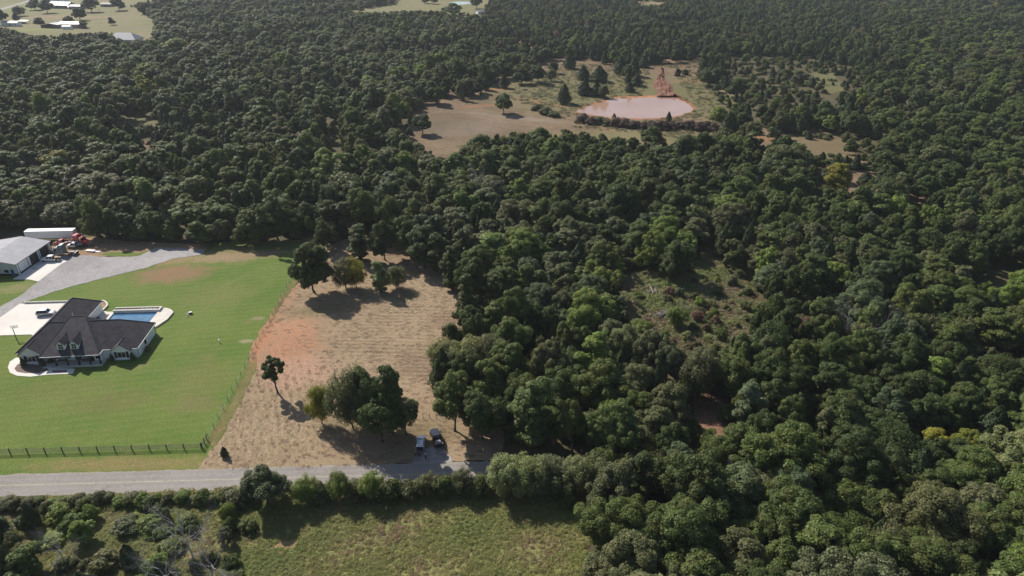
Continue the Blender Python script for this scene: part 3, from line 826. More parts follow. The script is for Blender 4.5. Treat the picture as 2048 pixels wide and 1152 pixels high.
for i in range(10):
    a0 = 2 * math.pi * i / 10
    m.tube((-.05 + .22 * math.cos(a0), 1.28 + .22 * math.sin(a0), 3.04), (-.05 + .13 * math.cos(a0 + .4), 1.28 + .13 * math.sin(a0 + .4), 2.62), .008, None, 4)
m.build('net', M['cloth_white'], t)

# lawn bits
def lawn_stone(px, py, r, label):
    m = MB().ball((0, 0, r * .6), r, 8, 6, .75)
    o = m.build('pale_stone', M['stone']); o.location = G(px, py, .03); tag(o, label, 'stone', 'pale stones on the lawn')
lawn_stone(378, 627.5, .36, 'largest pale stone on the lawn, left of the black valve box')
lawn_stone(376, 631, .28, 'middle pale stone of three on the lawn near the pool')
lawn_stone(374, 635, .2, 'smallest pale stone on the lawn, nearest the house front')
t = empty('valve_box', tuple(G(382, 628)), 0.2, 'black utility box with a white lid on the lawn beside pale stones', 'utility box')
MB().box((0, 0, .32), (.7, .55, .62)).build('body', M['black'], t, bevel=.05)
MB().box((-.02, 0, .66), (.74, .6, .06)).build('lid', M['white_paint'], t)
t = empty('vent_pipe', tuple(G(439, 685.5)), 0, 'short white capped pipe standing alone on the lawn', 'pipe')
MB().tube((0, 0, 0), (0, 0, .8), .1).build('pipe', M['white_paint'], t)
MB().tube((0, 0, .8), (0, 0, .98), .22, .18, 10).build('cap', M['white_paint'], t)

# ------------------------------------------------------------------ metal shop
t = shop = empty('metal_shop', (-162.6, 196.8, 0), R2(-1.5), 'white metal workshop with pale ribbed roof and dark roller doors', 'workshop')
HWs, Ls, EV, RG = 9.0, 17.6, 3.95, 5.45
m = MB()
m.box((HWs - .05, Ls / 2, EV / 2), (.1, Ls - .2, EV))
m.build('side_wall', M['shop_wall'], t)
MB().box((-HWs + .05, Ls / 2, EV / 2), (.1, Ls - .2, EV)).build('side_wall', M['shop_wall'], t)
for yy in (0, Ls):
    m = MB()
    y0_, y1_ = (yy, yy + .1) if yy == 0 else (yy - .1, yy)
    vs = [(-HWs, y0_, 0), (HWs, y0_, 0), (HWs, y0_, EV), (0, y0_, RG - .02), (-HWs, y0_, EV)]
    vs += [(x, y1_, z) for x, _, z in vs]
    m.add(vs, [(0, 1, 2, 3, 4), (9, 8, 7, 6, 5), (0, 5, 6, 1), (1, 6, 7, 2), (2, 7, 8, 3), (3, 8, 9, 4), (4, 9, 5, 0)])
    m.build('end_wall', M['shop_front'], t)
m = MB()
for s_ in (-1, 1):
    q = [(0, -.25, RG + .1), (s_ * (HWs + .3), -.25, EV + .02), (s_ * (HWs + .3), Ls + .25, EV + .02), (0, Ls + .25, RG + .1)]
    m.slab(q if s_ < 0 else q[::-1], .1)
m.build('roof', M['shop_roof'], t)
m = MB()
m.box((HWs + .32, Ls / 2, EV - .06), (.06, Ls + .5, .2))
m.build('eave_trim', M['black'], t)
m = MB()
for s_ in (-1, 1):
    a_ = math.atan2(RG - EV, HWs)
    vs = [(0, -.3, RG + .02), (s_ * (HWs + .3), -.3, EV - .06), (s_ * (HWs + .3), -.3, EV + .04), (0, -.3, RG + .12)]
    vs += [(x, -.26, z) for x, _, z in vs]
    m.add(vs, [(0, 1, 2, 3), (7, 6, 5, 4), (0, 4, 5, 1), (1, 5, 6, 2), (2, 6, 7, 3), (3, 7, 4, 0)])
m.build('rake_trim', M['black'], t)
for yy in (.12, 1.1, 5.5, 11.3, 16.4, 17.45):
    MB().box((HWs + .025, yy, EV / 2), (.07, .16 if yy > 1 and yy < 17 else .2, EV - .2)).build('corner_trim', M['black'], t)
for s_, d in ((1, (HWs + .02, Ls / 2)),):
    MB().box((HWs + .03, 3.3, .32), (.06, 4.3, .64)).build('wainscot', M['black'], t)
    MB().box((HWs + .03, 6.05, .32), (.06, .9, .64)).build('wainscot', M['black'], t)
    MB().box((HWs + .03, 11.6, .32), (.06, .4, .64)).build('wainscot', M['black'], t)
MB().box((0, -.04, .32), (2 * HWs - .3, .06, .64)).build('wainscot', M['black'], t)
for y0_, y1_ in ((6.6, 10.5), (11.9, 16.0)):
    m = MB()
    m.box((HWs + .02, (y0_ + y1_) / 2, 1.75), (.05, y1_ - y0_, 3.5))
    for i in range(7): m.box((HWs + .05, (y0_ + y1_) / 2, .25 + i * .5), (.03, y1_ - y0_ - .1, .05))
    m.build('roller_door', M['dark_trim'], t)
dd = MB().box((HWs - 1.55, -.09, 1.08), (1.0, .06, 2.1)).build('blue_door', M['blue_door'], t)
MB().box((HWs - 1.2, -.14, 1.0), (.06, .06, .16)).build('handle', M['steel'], dd)
ww = MB().box((HWs - 3.4, -.06, 1.5), (1.3, .08, .95)).build('window_frame', M['black'], t)
MB().box((HWs - 3.4, -.105, 1.5), (1.1, .02, .75)).build('pane', M['glass'], ww)

# ------------------------------------------------------------------ vehicles
def wheel(parent, x, y, r, w, rimmat='rim', dual=False):
    m = MB().tube((x, y - w / 2, r), (x, y + w / 2, r), r, None, 16)
    o = m.build('wheel', M['tyre'], parent)
    s_ = 1 if y > 0 else -1
    MB().tube((x, y + s_ * w / 2, r), (x, y + s_ * (w / 2 + .015), r), r * .6, r * .52, 14).build('rim', M[rimmat], o)
    return o

def ring(x, hw, zb, zt, tumble=0.0, ch=0.07):
    """cross section of a car body at length x"""
    return [(x, -hw + ch, zb), (x, hw - ch, zb), (x, hw, zb + ch), (x, hw, zt - ch * 1.4), (x, hw - ch - tumble, zt), (x, -hw + ch + tumble, zt), (x, -hw, zt - ch * 1.4), (x, -hw, zb + ch)]

def car(name, loc, rz, label, cat, paint, L=4.7, Wd=1.85, H=1.68, kind='suv', tail_open=False, group=None):
    """x forward; body lofted from sections, glass house, wheels, lamps"""
    t = empty(name, loc, rz, label, cat, group)
    hw, b = Wd / 2, 0.32
    zh = H * .6
    f = L / 2
    body = MB()
    secs = [ring(-f, hw * .86, b + .15, zh - .1), ring(-f + .12, hw * .96, b, zh), ring(-f + .9, hw, b - .04, zh + .02), ring(0, hw, b - .04, zh), ring(f - 1.35, hw, b - .04, zh - .02), ring(f - .45, hw * .96, b, zh - .12), ring(f - .1, hw * .88, b + .05, zh - .24), ring(f, hw * .78, b + .16, zh - .36)]
    body.loft([[(x, y, z) for x, y, z in s_] for s_ in secs])
    body.build('body', M[paint], t, smooth=False)
    # cabin
    if kind == 'suv': x0, x1, x2, x3 = -f + .12, -f + .55, .35, 1.05
    elif kind == 'hatch': x0, x1, x2, x3 = -f + .1, -f + .6, .3, 1.1
    else: x0, x1, x2, x3 = -.85, -.55, .55, 1.2
    hi, lo = hw * .74, hw * .93
    z0, z1 = zh - .03, H
    def cab(e, ztop=z1):
        return [[(x0 - e, -lo - e, z0), (x3 + e, -lo - e, z0), (x3 + e, lo + e, z0), (x0 - e, lo + e, z0)], [(x1, -hi - e, ztop), (x2, -hi - e, ztop), (x2, hi + e, ztop), (x1, hi + e, ztop)]]
    MB().loft(cab(0, z1 - .05)).build('glasshouse', M['glass'], t)
    roof = MB()
    roof.loft([[(x1 - .05, -hi - .01, z1 - .06), (x2 + .05, -hi - .01, z1 - .06), (x2 + .05, hi + .01, z1 - .06), (x1 - .05, hi + .01, z1 - .06)], [(x1 + .04, -hi + .05, z1 + .01), (x2 - .04, -hi + .05, z1 + .01), (x2 - .04, hi - .05, z1 + .01), (x1 + .04, hi - .05, z1 + .01)]])
    ro = roof.build('roof', M[paint], t)
    if kind == 'hatch':
        MB().box((x2 - .35, 0, z1 + .018), (.32, 1.0, .014)).build('sunroof', M['glass'], ro)
    # pillars
    pl = MB()
    for s_ in (-1, 1):
        pl.path([(x3 + .02, s_ * (lo + .01), z0), (x2 + .03, s_ * (hi + .01), z1 - .05)], [.045, .04], 5)
        pl.path([(x0 - .02, s_ * (lo + .01), z0), (x1 - .03, s_ * (hi + .01), z1 - .05)], [.075, .06], 5)
        for xx in (-.35,) if kind == 'truck' else (-.35, -1.25):
            u = (xx - x1) / max(.1, (x2 - x1))
            pl.path([(xx, s_ * (lo + .005), z0), (xx + .05, s_ * (hi + .015), z1 - .05)], [.05, .04], 5)
    pl.build('pillar', M[paint], t)['kind'] = 'stuff'
    for sx in (-f + .85, f - .9):
        for sy in (-1, 1):
            wheel(t, sx, sy * (hw - .1), .36, .24)
    for sy in (-1, 1):
        MB().box((f - .16, sy * (hw * .66), zh - .32), (.22, .36, .16), 0).build('headlight', M['lamp_glass'], t)
        MB().box((-f + .04, sy * (hw * .74), zh - .18), (.1, .24, .26)).build('tail_light', M['red_lens'], t)
        MB().box((x3 - .25, sy * (hw + .1), z0 + .12), (.16, .22, .14)).build('mirror', M[paint], t)
    MB().box((f - .02, 0, b + .12), (.14, Wd * .72, .2)).build('bumper', M['dark_trim'], t)
    MB().box((-f + .02, 0, b + .14), (.16, Wd * .8, .2)).build('bumper', M['dark_trim'], t)
    if kind == 'suv':
        for sy in (-1, 1): MB().tube((x1 + .1, sy * hi * .86, H + .06), (x2 - .1, sy * hi * .86, H + .06), .025, None, 6).build('roof_rail', M['dark_trim'], ro)
    if tail_open:
        g_ = MB().slab([(-f + .5, -hi, H + .02), (-f - .55, -hi * .95, H + .28), (-f - .55, hi * .95, H + .28), (-f + .5, hi, H + .02)][::-1], .05)
        tg = g_.build('tailgate', M[paint], t)
        MB().slab([(-f + .3, -hi * .8, H + .085), (-f - .25, -hi * .76, H + .22), (-f - .25, hi * .76, H + .22), (-f + .3, hi * .8, H + .085)][::-1], .02).build('rear_window', M['glass'], tg)
        MB().box((-f + .1, 0, .75), (.3, Wd * .7, .5)).build('boot_load', M['cloth_navy'], t)
    return t

def heading(a, b):
    p0, p1 = G(*a), G(*b)
    return math.atan2(p1.y - p0.y, p1.x - p0.x)

car('suv', tuple(G(93.5, 629.5, .12)), heading((81.7, 632.5), (104.8, 631)), 'silver SUV parked on the white driveway beside the garage wing', 'car', 'silver', 4.8, 1.9, 1.72, 'suv')
car('hatchback', tuple(G(842, 889.5, .08)), R2(92), 'pale silver estate car with raised tailgate parked in shade by the road', 'car', 'pale_silver', 4.5, 1.8, 1.6, 'hatch', True)

def pickup(name, loc, rz, label, paint, bed='steel', load=None, L=5.6, Wd=1.95, H=1.85, flat=False, group=None, cat='pickup truck'):
    t = empty(name, loc, rz, label, cat, group)
    hw, f, b = Wd / 2, L / 2, .42
    zh = 1.12
    body = MB().loft([ring(-.55, hw, b, zh), ring(.9, hw, b, zh), ring(1.3, hw, b, zh), ring(f - .4, hw * .97, b, zh - .06), ring(f - .06, hw * .9, b + .05, zh - .2), ring(f, hw * .82, b + .12, zh - .3)])
    body.build('body', M[paint], t)
    x0, x1, x2, x3 = -.55, -.38, .75, 1.3
    if L > 5.4: x0, x1 = -.9, -.78
    if L > 5.4: MB().loft([ring(-.92, hw, b, zh), ring(-.54, hw, b, zh)]).build('rear_cab', M[paint], t)
    hi, lo = hw * .8, hw * .95
    MB().loft([[(x0, -lo, zh - .03), (x3, -lo, zh - .03), (x3, lo, zh - .03), (x0, lo, zh - .03)], [(x1, -hi, H - .05), (x2, -hi, H - .05), (x2, hi, H - .05), (x1, hi, H - .05)]]).build('glasshouse', M['glass'], t)
    MB().loft([[(x1 - .06, -hi - .03, H - .07), (x2 + .06, -hi - .03, H - .07), (x2 + .06, hi + .03, H - .07), (x1 - .06, hi + .03, H - .07)], [(x1 + .05, -hi + .06, H + .02), (x2 - .08, -hi + .06, H + .02), (x2 - .08, hi - .06, H + .02), (x1 + .05, hi - .06, H + .02)]]).build('roof', M[paint], t)
    pl = MB()
    for s_ in (-1, 1):
        pl.path([(x3, s_ * lo, zh), (x2, s_ * (hi + .01), H - .05)], [.05, .045], 5)
        pl.path([(x0, s_ * lo, zh), (x1, s_ * (hi + .01), H - .05)], [.1, .09], 5)
        pl.path([(.1, s_ * (lo + .01), zh), (.12, s_ * (hi + .015), H - .05)], [.06, .05], 5)
    pl.build('pillar', M[paint], t)['kind'] = 'stuff'
    bx0, bx1 = -f + .05, x0 - .06
    ln_ = bx1 - bx0
    cx_ = (bx0 + bx1) / 2
    if flat:
        bd = MB().box((cx_, 0, .98), (ln_, Wd * 1.08, .1)).build('flat_bed', M[bed], t)
        MB().box((bx1 - .05, 0, 1.35), (.08, Wd, .62)).build('headboard', M['dark_trim'], t)
        MB().box((cx_, 0, .7), (ln_, .8, .3)).build('chassis', M['dark_trim'], t)
    else:
        m = MB()
        m.box((cx_, 0, .62), (ln_, Wd - .1, .3))
        m.box((cx_, hw - .04, .92), (ln_, .09, .42)); m.box((cx_, -hw + .04, .92), (ln_, .09, .42)); m.box((bx0 + .04, 0, .92), (.09, Wd - .2, .42))
        m.build('cargo_bed', M[paint], t)
    if load:
        m = MB(); q = random.Random(len(label))
        for i in range(7):
            m.box((cx_ + q.uniform(-.5, .5) * ln_ * .6, q.uniform(-.45, .45), (1.15 if flat else .95) + q.uniform(-.05, .12)), (q.uniform(.5, 1.1), q.uniform(.35, .8), q.uniform(.25, .4)), q.uniform(-.4, .4))
        m.build('load', M[load], t)
    for sx in (-f + .95, f - .95):
        for sy in (-1, 1): wheel(t, sx, sy * (hw - .1), .4, .27)
    for sy in (-1, 1):
        MB().box((f - .1, sy * hw * .7, zh - .28), (.18, .3, .2)).build('headlight', M['lamp_glass'], t)
        MB().box((-f + .06, sy * hw * .88, .85), (.06, .14, .26)).build('tail_light', M['red_lens'], t)
        MB().box((x3 - .25, sy * (hw + .14), zh + .14), (.14, .26, .22)).build('mirror', M['dark_trim'], t)
    MB().box((f, 0, .5), (.16, Wd * .9, .24)).build('bumper', M['steel'], t)
    return t
pickup('pickup_truck', tuple(G(873, 880, .05)), R2(108), 'dark blue pickup with a grey load, right of the estate car', 'navy_paint', load='grey_load', L=5.8)
pickup('flatbed_truck', tuple(G(103, 521.5, .13)), heading((115, 523), (91, 524)), 'white flatbed pickup with tan load on the shop apron', 'white_paint', bed='dark_trim', load='tan', L=5.9, flat=True, cat='truck')
pickup('utility_truck', tuple(G(151.5, 494.5, .09)), R2(178), 'white utility truck with dark flat bed before the red semi truck', 'white_paint', bed='dark_trim', load='grey_load', L=5.3, flat=True, cat='truck')
pickup('pickup_truck', tuple(G(125.5, 489, .06)), R2(175), 'old red pickup half hidden between trailer and grey semi truck', 'red_paint', L=5.2)

def semi(name, loc, rz, label, paint, L=8.6):
    """conventional tractor, x forward: hood, cab, sleeper, frame rails, tandem axle"""
    t = empty(name, loc, rz, label, 'semi truck')
    f = L / 2
    MB().box((0, 0, .85), (L - .5, .85, .32)).build('chassis', M['dark_trim'], t)
    MB().loft([[(f - .05, -.82, .75), (f - .05, .82, .75), (f - .1, .72, 1.55), (f - .1, -.72, 1.55)], [(f - 1.9, -1.0, .8), (f - 1.9, 1.0, .8), (f - 1.9, .95, 2.05), (f - 1.9, -.95, 2.05)]]).build('hood', M[paint], t)
    MB().loft([[(f - 1.85, -1.12, .8), (f - 1.85, 1.12, .8), (f - 1.85, 1.1, 2.05), (f - 1.85, -1.1, 2.05)], [(f - 2.35, -1.14, .8), (f - 2.35, 1.14, .8), (f - 2.35, 1.05, 2.85), (f - 2.35, -1.05, 2.85)], [(f - 3.3, -1.14, .8), (f - 3.3, 1.14, .8), (f - 3.3, 1.08, 2.95), (f - 3.3, -1.08, 2.95)]]).build('cab', M[paint], t, bevel=.05)
    MB().loft([[(f - 3.34, -1.2, .85), (f - 3.34, 1.2, .85), (f - 3.34, 1.12, 2.95), (f - 3.34, -1.12, 2.95)], [(f - 3.9, -1.22, .85), (f - 3.9, 1.22, .85), (f - 3.9, 1.16, 3.75), (f - 3.9, -1.16, 3.75)], [(f - 5.15, -1.22, .85), (f - 5.15, 1.22, .85), (f - 5.15, 1.16, 3.85), (f - 5.15, -1.16, 3.85)]]).build('sleeper', M[paint], t, bevel=.06)
    m = MB().add([(f - 1.84, -.98, 2.12), (f - 1.84, .98, 2.12), (f - 2.31, .96, 2.78), (f - 2.31, -.96, 2.78)], [(0, 1, 2, 3)])
    m2 = MB().slab([(f - 1.88, -.98, 2.12), (f - 1.88, .98, 2.12), (f - 2.3, .93, 2.8), (f - 2.3, -.93, 2.8)], .04)
    m2.v = [(x + .05, y, z + .05) for x, y, z in m2.v]
    m2.build('windscreen', M['glass'], t)
    for sy in (-1, 1):
        MB().box((f - 2.75, sy * 1.125, 2.2), (.75, .03, .6)).build('side_window', M['glass'], t)
        MB().box((f - 4.4, sy * 1.215, 2.5), (.5, .02, .4)).build('side_window', M['glass'], t)
        MB().tube((f - 3.32, sy * 1.28, 1.0), (f - 3.32, sy * 1.28, 3.7), .08).build('exhaust_stack', M['steel'], t)
        MB().tube((f - 3.9, sy * .95, .75), (f - 2.4, sy * .95, .75), .32, None, 12).build('fuel_tank', M['steel'], t)
        MB().box((f - .75, sy * 1.0, 1.15), (1.35, .38, .2), 0).build('fender', M[paint], t, bevel=.06)
        wheel(t, f - .8, sy * 1.0, .5, .3)
        for sx in (-f + .75, -f + 2.05):
            wheel(t, sx, sy * .92, .5, .55)
        MB().box((f - .12, sy * .72, 1.15), (.14, .24, .24)).build('headlight', M['lamp_glass'], t)
        MB().box((f - 2.2, sy * 1.42, 2.3), (.1, .2, .5)).build('mirror', M['steel'], t)
    MB().box((f + .05, 0, .6), (.22, 2.2, .34)).build('bumper', M['steel'], t)
    MB().box((f - .03, 0, 1.15), (.08, .95, .75)).build('grille', M['steel'], t)
    MB().box((-f + 1.5, 0, 1.12), (1.1, 1.0, .16)).build('fifth_wheel', M['black'], t)
    MB().box((-f + .4, 0, 1.05), (.6, 2.3, .06)).build('mudguard', M['black'], t)
    return t
semi('semi_truck', tuple(G(128.5, 509.5, .09)), R2(183), 'grey green semi truck without trailer beside the shop doors', 'grey_green_paint', 9.0)
semi('semi_truck', tuple(G(157.5, 489.5, .06)), R2(-8), 'red semi truck parked in front of the white trailer', 'red_paint', 8.8)

def van_trailer(loc, rz, label, L=16.2):
    t = empty('box_trailer', loc, rz, label, 'trailer')
    MB().box((0, 0, 2.55), (L, 2.55, 2.8)).build('box', M['white_metal'], t, bevel=.03)
    m = MB()
    for i in range(27): m.box((-L / 2 + .3 + i * .6, -1.285, 2.6), (.03, .02, 2.6))
    m.build('side_rib', M['steel'], t)['kind'] = 'stuff'
    MB().box((0, 0, 1.08), (L, 2.3, .12)).build('floor_rail', M['dark_trim'], t)
    m = MB().box((0, -1.28, 1.22), (L, .04, .14)); m.build('bottom_rail', M['dark_trim'], t)
    for sx in (-L / 2 + 1.4, -L / 2 + 2.7):
        for sy in (-1, 1): wheel(t, sx, sy * .95, .5, .5)
    for sy in (-1, 1): MB().box((L / 2 - 3, sy * .8, .52), (.14, .14, 1.04)).build('landing_leg', M['steel'], t)
    MB().box((-L / 2 - .02, 0, 2.5), (.04, .06, 2.6)).build('door_seam', M['dark_trim'], t)
    return t
van_trailer(tuple((G(58, 485) + G(149.6, 483)) / 2 + Vector((-.4, 1.5, 0))), R2(3), 'long white box trailer parked along the trees behind the shop')
t = empty('loading_ramp', tuple(G(184, 503, .07)), R2(-14), 'pale sheet metal ramp lying on the bare soil of the yard', 'ramp')
MB().slab([(-2.2, -.5, .3), (1.2, -.6, .5), (1.2, .6, .5), (-2.2, .5, .3)], .08).build('sheet', M['white_metal'], t)
MB().prism([(.9, -.6), (1.3, -.6), (1.3, .6), (.9, .6)], 0, .4).build('end_block', M['steel'], t)
MB().slab([(1.5, -.4, .25), (3.1, -.3, .22), (3.1, .4, .22), (1.5, .4, .25)], .1).build('sheet', M['white_metal'], t)
o = MB().path([(-.8, 0, .08), (.8, .2, .1)], [.08, .06], 6).path([(-.5, .4, .08), (.6, -.4, .14)], [.07, .05], 6).build('scrap_pile', M['tan']); o.location = G(69, 537, .14)
tag(o, 'small heap of scrap timber on the shaded shop apron', 'scrap pile')

# ------------------------------------------------------------------ fences
def board_fence(p0, p1, n, label):
    t = empty('board_fence', p0, 0, label, 'fence')
    d = Vector(p1) - Vector(p0)
    rz = math.atan2(d.y, d.x); L = d.length
    t.rotation_euler = (0, 0, rz)
    q = random.Random(n)
    for i in range(n):
        x = L * i / (n - 1)
        MB().box((x, q.uniform(-.02, .02), .74), (.15, .15, 1.5 + q.uniform(-.05, .05)), q.uniform(-.05, .05)).build('post', M['wood_post'], t)
    for k_ in range(5):
        m = MB()
        for i in range(n - 1):
            a_, b2 = L * i / (n - 1), L * (i + 1) / (n - 1)
            m.tube((a_, -.1, .3 + k_ * .26 + q.uniform(-.015, .015)), (b2, -.1, .3 + k_ * .26 + q.uniform(-.015, .015)), .042, None, 5)
        m.build('rail', M['fence_board'], t)
    return t
FL = G(-120, 912); FC = G(403, 897.5); FD = G(414, 880)
board_fence(FL, FC, 16, 'long dark five rail fence along the lawn beside the road')
board_fence(FC + Vector((0.12, .2, 0)), FD, 3, 'short dark board panel at the corner of the roadside fence')
def wire_fence(p0, p1, n, label, h=1.35, wires=4):
    t = empty('wire_fence', p0, 0, label, 'fence')
    d = Vector(p1) - Vector(p0)
    t.rotation_euler = (0, 0, math.atan2(d.y, d.x)); L = d.length
    q = random.Random(n)
    for i in range(n):
        x = L * i / (n - 1)
        MB().tube((x, 0, 0), (x + q.uniform(-.05, .05), q.uniform(-.06, .06), h + q.uniform(-.05, .1)), .055, .05, 6).build('post', M['dark_trim'], t)
    for k_ in range(wires):
        MB().tube((0, 0, .25 + k_ * (h - .3) / (wires - 1)), (L, 0, .25 + k_ * (h - .3) / (wires - 1)), .014, None, 4).build('wire', M['steel'], t)
    return t
wire_fence(FD + Vector((.1, .6, 0)), G(584, 556), 24, 'wire fence on thin dark posts between green lawn and mown field')
wire_fence(G(820, 838), G(886, 836), 6, 'short wire fence on thin posts behind the two parked vehicles', 1.3, 3)
wire_fence(G(147, 42), G(250, 38), 14, 'wire fence crossing the far pasture by the tin barns', 1.3, 3)

# ------------------------------------------------------------------ people
def skin_obj(name, chains, mat, parent=None, sub=2):
    """chains: list of lists of (x,y,z,r); points that coincide are welded"""
    idx, V, Rr, Ed = {}, [], [], []
    for ch in chains:
        prev = None
        for (x, y, z, r) in ch:
            key = (round(x, 3), round(y, 3), round(z, 3))
            if key not in idx:
                idx[key] = len(V); V.append((x, y, z)); Rr.append(r)
            if prev is not None and prev != idx[key]: Ed.append((prev, idx[key]))
            prev = idx[key]
    me = bpy.data.meshes.new(name)
    me.from_pydata(V, Ed, [])
    o = bpy.data.objects.new(name, me)
    md = o.modifiers.new('skin', 'SKIN'); md.use_smooth_shade = True
    me.skin_vertices if me.skin_vertices else None
    if not me.skin_vertices:
        bm = bmesh.new(); bm.from_mesh(me); bm.verts.layers.skin.verify(); bm.to_mesh(me); bm.free()
    for i, sv in enumerate(me.skin_vertices[0].data):
        sv.radius = (Rr[i], Rr[i]); sv.use_root = (i == 0)
    o.modifiers.new('sub', 'SUBSURF').levels = sub
    o.modifiers['sub'].render_levels = sub
    me.materials.append(mat)
    return link(o, parent)

def person(loc, rz, label, top, legs, arms=((.25, .12, -.1), (-.25, .12, -.1)), bend=0.0, sleeves=True):
    """stands at loc facing local +y; arms: hand offsets from the shoulder"""
    t = empty('person', loc, rz, label, 'person', 'people behind the parked estate car')
    P = lambda x, y, z, r: (x, y + max(0, z - .95) * math.sin(bend), z - max(0, z - .95) * (1 - math.cos(bend)), r)
    hip = P(0, 0, .95, .125)
    ch = [[hip, P(0, 0, 1.15, .12), P(0, 0, 1.36, .145), P(0, 0, 1.47, .07), P(0, .01, 1.55, .055), P(0, .02, 1.64, .088), P(0, .015, 1.72, .08)],
          [P(0, .02, 1.64, .088), P(0, .105, 1.62, .016)]]
    for s_ in (-1, 1): ch.append([P(0, .02, 1.64, .088), P(s_ * .09, .01, 1.64, .02)])
    sleeve, leg, shoe = [], [], []
    for s_, off in zip((1, -1), arms):
        sh_ = P(s_ * .185, 0, 1.42, .055)
        hand = (sh_[0] + off[0] * .5, sh_[1] + off[1] * 2.0, sh_[2] - .56 + off[2] * -1.2 if off[1] < .2 else sh_[2] - .25)
        el = ((sh_[0] + hand[0]) / 2 + s_ * .03, (sh_[1] + hand[1]) / 2 - .06, (sh_[2] + hand[2]) / 2)
        dv = (Vector(hand) - Vector(el)).normalized()
        hv = Vector(hand)
        palm = hv + dv * .06
        arm = [P(0, 0, 1.36, .145), sh_, (*el, .042), (*hv, .028), (*palm, .036)]
        ch.append(arm)
        for fi in range(4):
            bx = Vector((s_ * 0, (fi - 1.5) * .02, 0))
            ch.append([(*palm, .036), (*(palm + dv * .045 + bx), .0095), (*(palm + dv * (.08 + .012 * (1.5 - abs(fi - 1.5))) + bx + Vector((-s_ * .015, 0, 0))), .008)])
        ch.append([(*hv, .028), (*(hv + dv * .035 + Vector((-s_ * .02, .035, 0))), .011), (*(hv + dv * .07 + Vector((-s_ * .03, .045, 0))), .009)])
        sleeve.append([P(0, 0, 1.36, .16), (sh_[0], sh_[1], sh_[2], .068), (*((Vector(sh_[:3]) + Vector(el)) / 2), .06)])
    for s_ in (-1, 1):
        L_ = [hip, (s_ * .1, 0, .86, .095), (s_ * .11, .02, .48, .06), (s_ * .115, -.01, .09, .042), (s_ * .125, .13, .035, .035)]
        ch.append(L_)
        leg.append([(hip[0], hip[1], hip[2], .138), (s_ * .1, 0, .86, .11), (s_ * .11, .02, .48, .078), (s_ * .115, -.01, .12, .06)])
        shoe.append([(s_ * .115, -.03, .06, .05), (s_ * .12, .06, .045, .05), (s_ * .128, .16, .035, .04)])
    skin_obj('body', ch, M['skin'], t)
    skin_obj('shirt', [[P(0, 0, .98, .142), P(0, 0, 1.15, .14), P(0, 0, 1.36, .16), P(0, 0, 1.45, .09)]] + sleeve, M[top], t)
    skin_obj('trousers', leg, M[legs], t)
    for q in shoe: skin_obj('shoe', [q], M['cloth_black'], t, 1)
    hc = P(0, -.005, 1.70, 0)
    MB().ball((hc[0], hc[1] - .01, hc[2] + .01), .1, 10, 7, .95).build('hair', M['hair'], t, smooth=True)
    for s_ in (-1, 1):
        e = P(s_ * .033, .1, 1.645, 0); MB().ball(e[:3], .012, 6, 4).build('eye', M['black'], t)
    mm = P(0, .098, 1.575, 0); MB().box(mm[:3], (.05, .012, .012)).build('mouth', M['red_lens'], t)
    return t
person(tuple(G(838.2, 913, .08)), R2(-3), 'person in navy clothes leaning into the open boot of the estate car', 'cloth_navy', 'cloth_navy', ((0, .24, 0), (0, .24, 0)), .42)
person(tuple(G(832, 912, .06)), R2(-30), 'person in beige top and dark trousers standing left of the boot', 'cloth_beige', 'cloth_navy', ((.1, .1, 0), (-.05, .22, 0)))
person(tuple(G(852, 917, .08)), R2(60), 'person in white shirt and black trousers standing on the gravel', 'cloth_white', 'cloth_black')

# ------------------------------------------------------------------ far buildings
def far_gable(name, loc, rz, w, d, h, rise, label, cat, wall, roof, extras=None, over=.4):
    """gable building, ridge along x"""
    t = empty(name, loc, rz, label, cat)
    m = MB()
    vs = [(-w / 2, -d / 2, 0), (-w / 2, d / 2, 0), (-w / 2, d / 2, h), (-w / 2, 0, h + rise), (-w / 2, -d / 2, h)]
    vs += [(w / 2, y, z) for _, y, z in vs]
    m.add(vs, [(4, 3, 2, 1, 0), (5, 6, 7, 8, 9), (0, 1, 6, 5), (1, 2, 7, 6), (2, 3, 8, 7), (3, 4, 9, 8), (4, 0, 5, 9)])
    m.build('wall', wall, t)
    m = MB()
    sl = rise / (d / 2)
    for s_ in (-1, 1):
        q = [(-w / 2 - over, 0, h + rise + .12), (-w / 2 - over, s_ * (d / 2 + over), h - sl * over + .12), (w / 2 + over, s_ * (d / 2 + over), h - sl * over + .12), (w / 2 + over, 0, h + rise + .12)]
        m.slab(q if s_ < 0 else q[::-1], .1)
    m.build('roof', roof, t)
    for (kind, x, z, ww, hh) in (extras or []):
        f = MB().box((x, -d / 2 - .03, z), (ww, .08, hh)).build(kind, M['dark_trim'] if kind != 'window' else M['white_paint'], t)
        if kind == 'window': MB().box((x, -d / 2 - .075, z), (ww - .2, .02, hh - .2)).build('pane', M['glass'], f)
    return t
far_gable('mobile_home', tuple(G(24, 52)), R2(-8), 19, 6, 3.6, 1.6, 'long pale mobile home at the left edge of the far pasture', 'mobile home', M['white_wall'], M['dull_tin'],
          [('window', x, 2.0, 1.3, 1.2) for x in (-7, -3, 3.6, 7.4)] + [('door', .4, 1.3, 1.2, 2.4)])
t = empty('carport', tuple(G(48, 47)), R2(-5), 'low open carport with white metal roof beside the mobile home', 'carport')
MB().slab([(-5, -3, 2.7), (5, -3, 2.6), (5, 3, 3.2), (-5, 3, 3.3)], .12).build('roof', M['white_metal'], t)
for sx in (-4.7, 0, 4.7):
    for sy in (-2.7, 2.7): MB().box((sx, sy, 1.35), (.2, .2, 2.7)).build('post', M['dark_trim'], t)
MB().box((-1, .4, .7), (5, 2.2, 1.3)).build('stored_goods', M['shed_wall'], t)
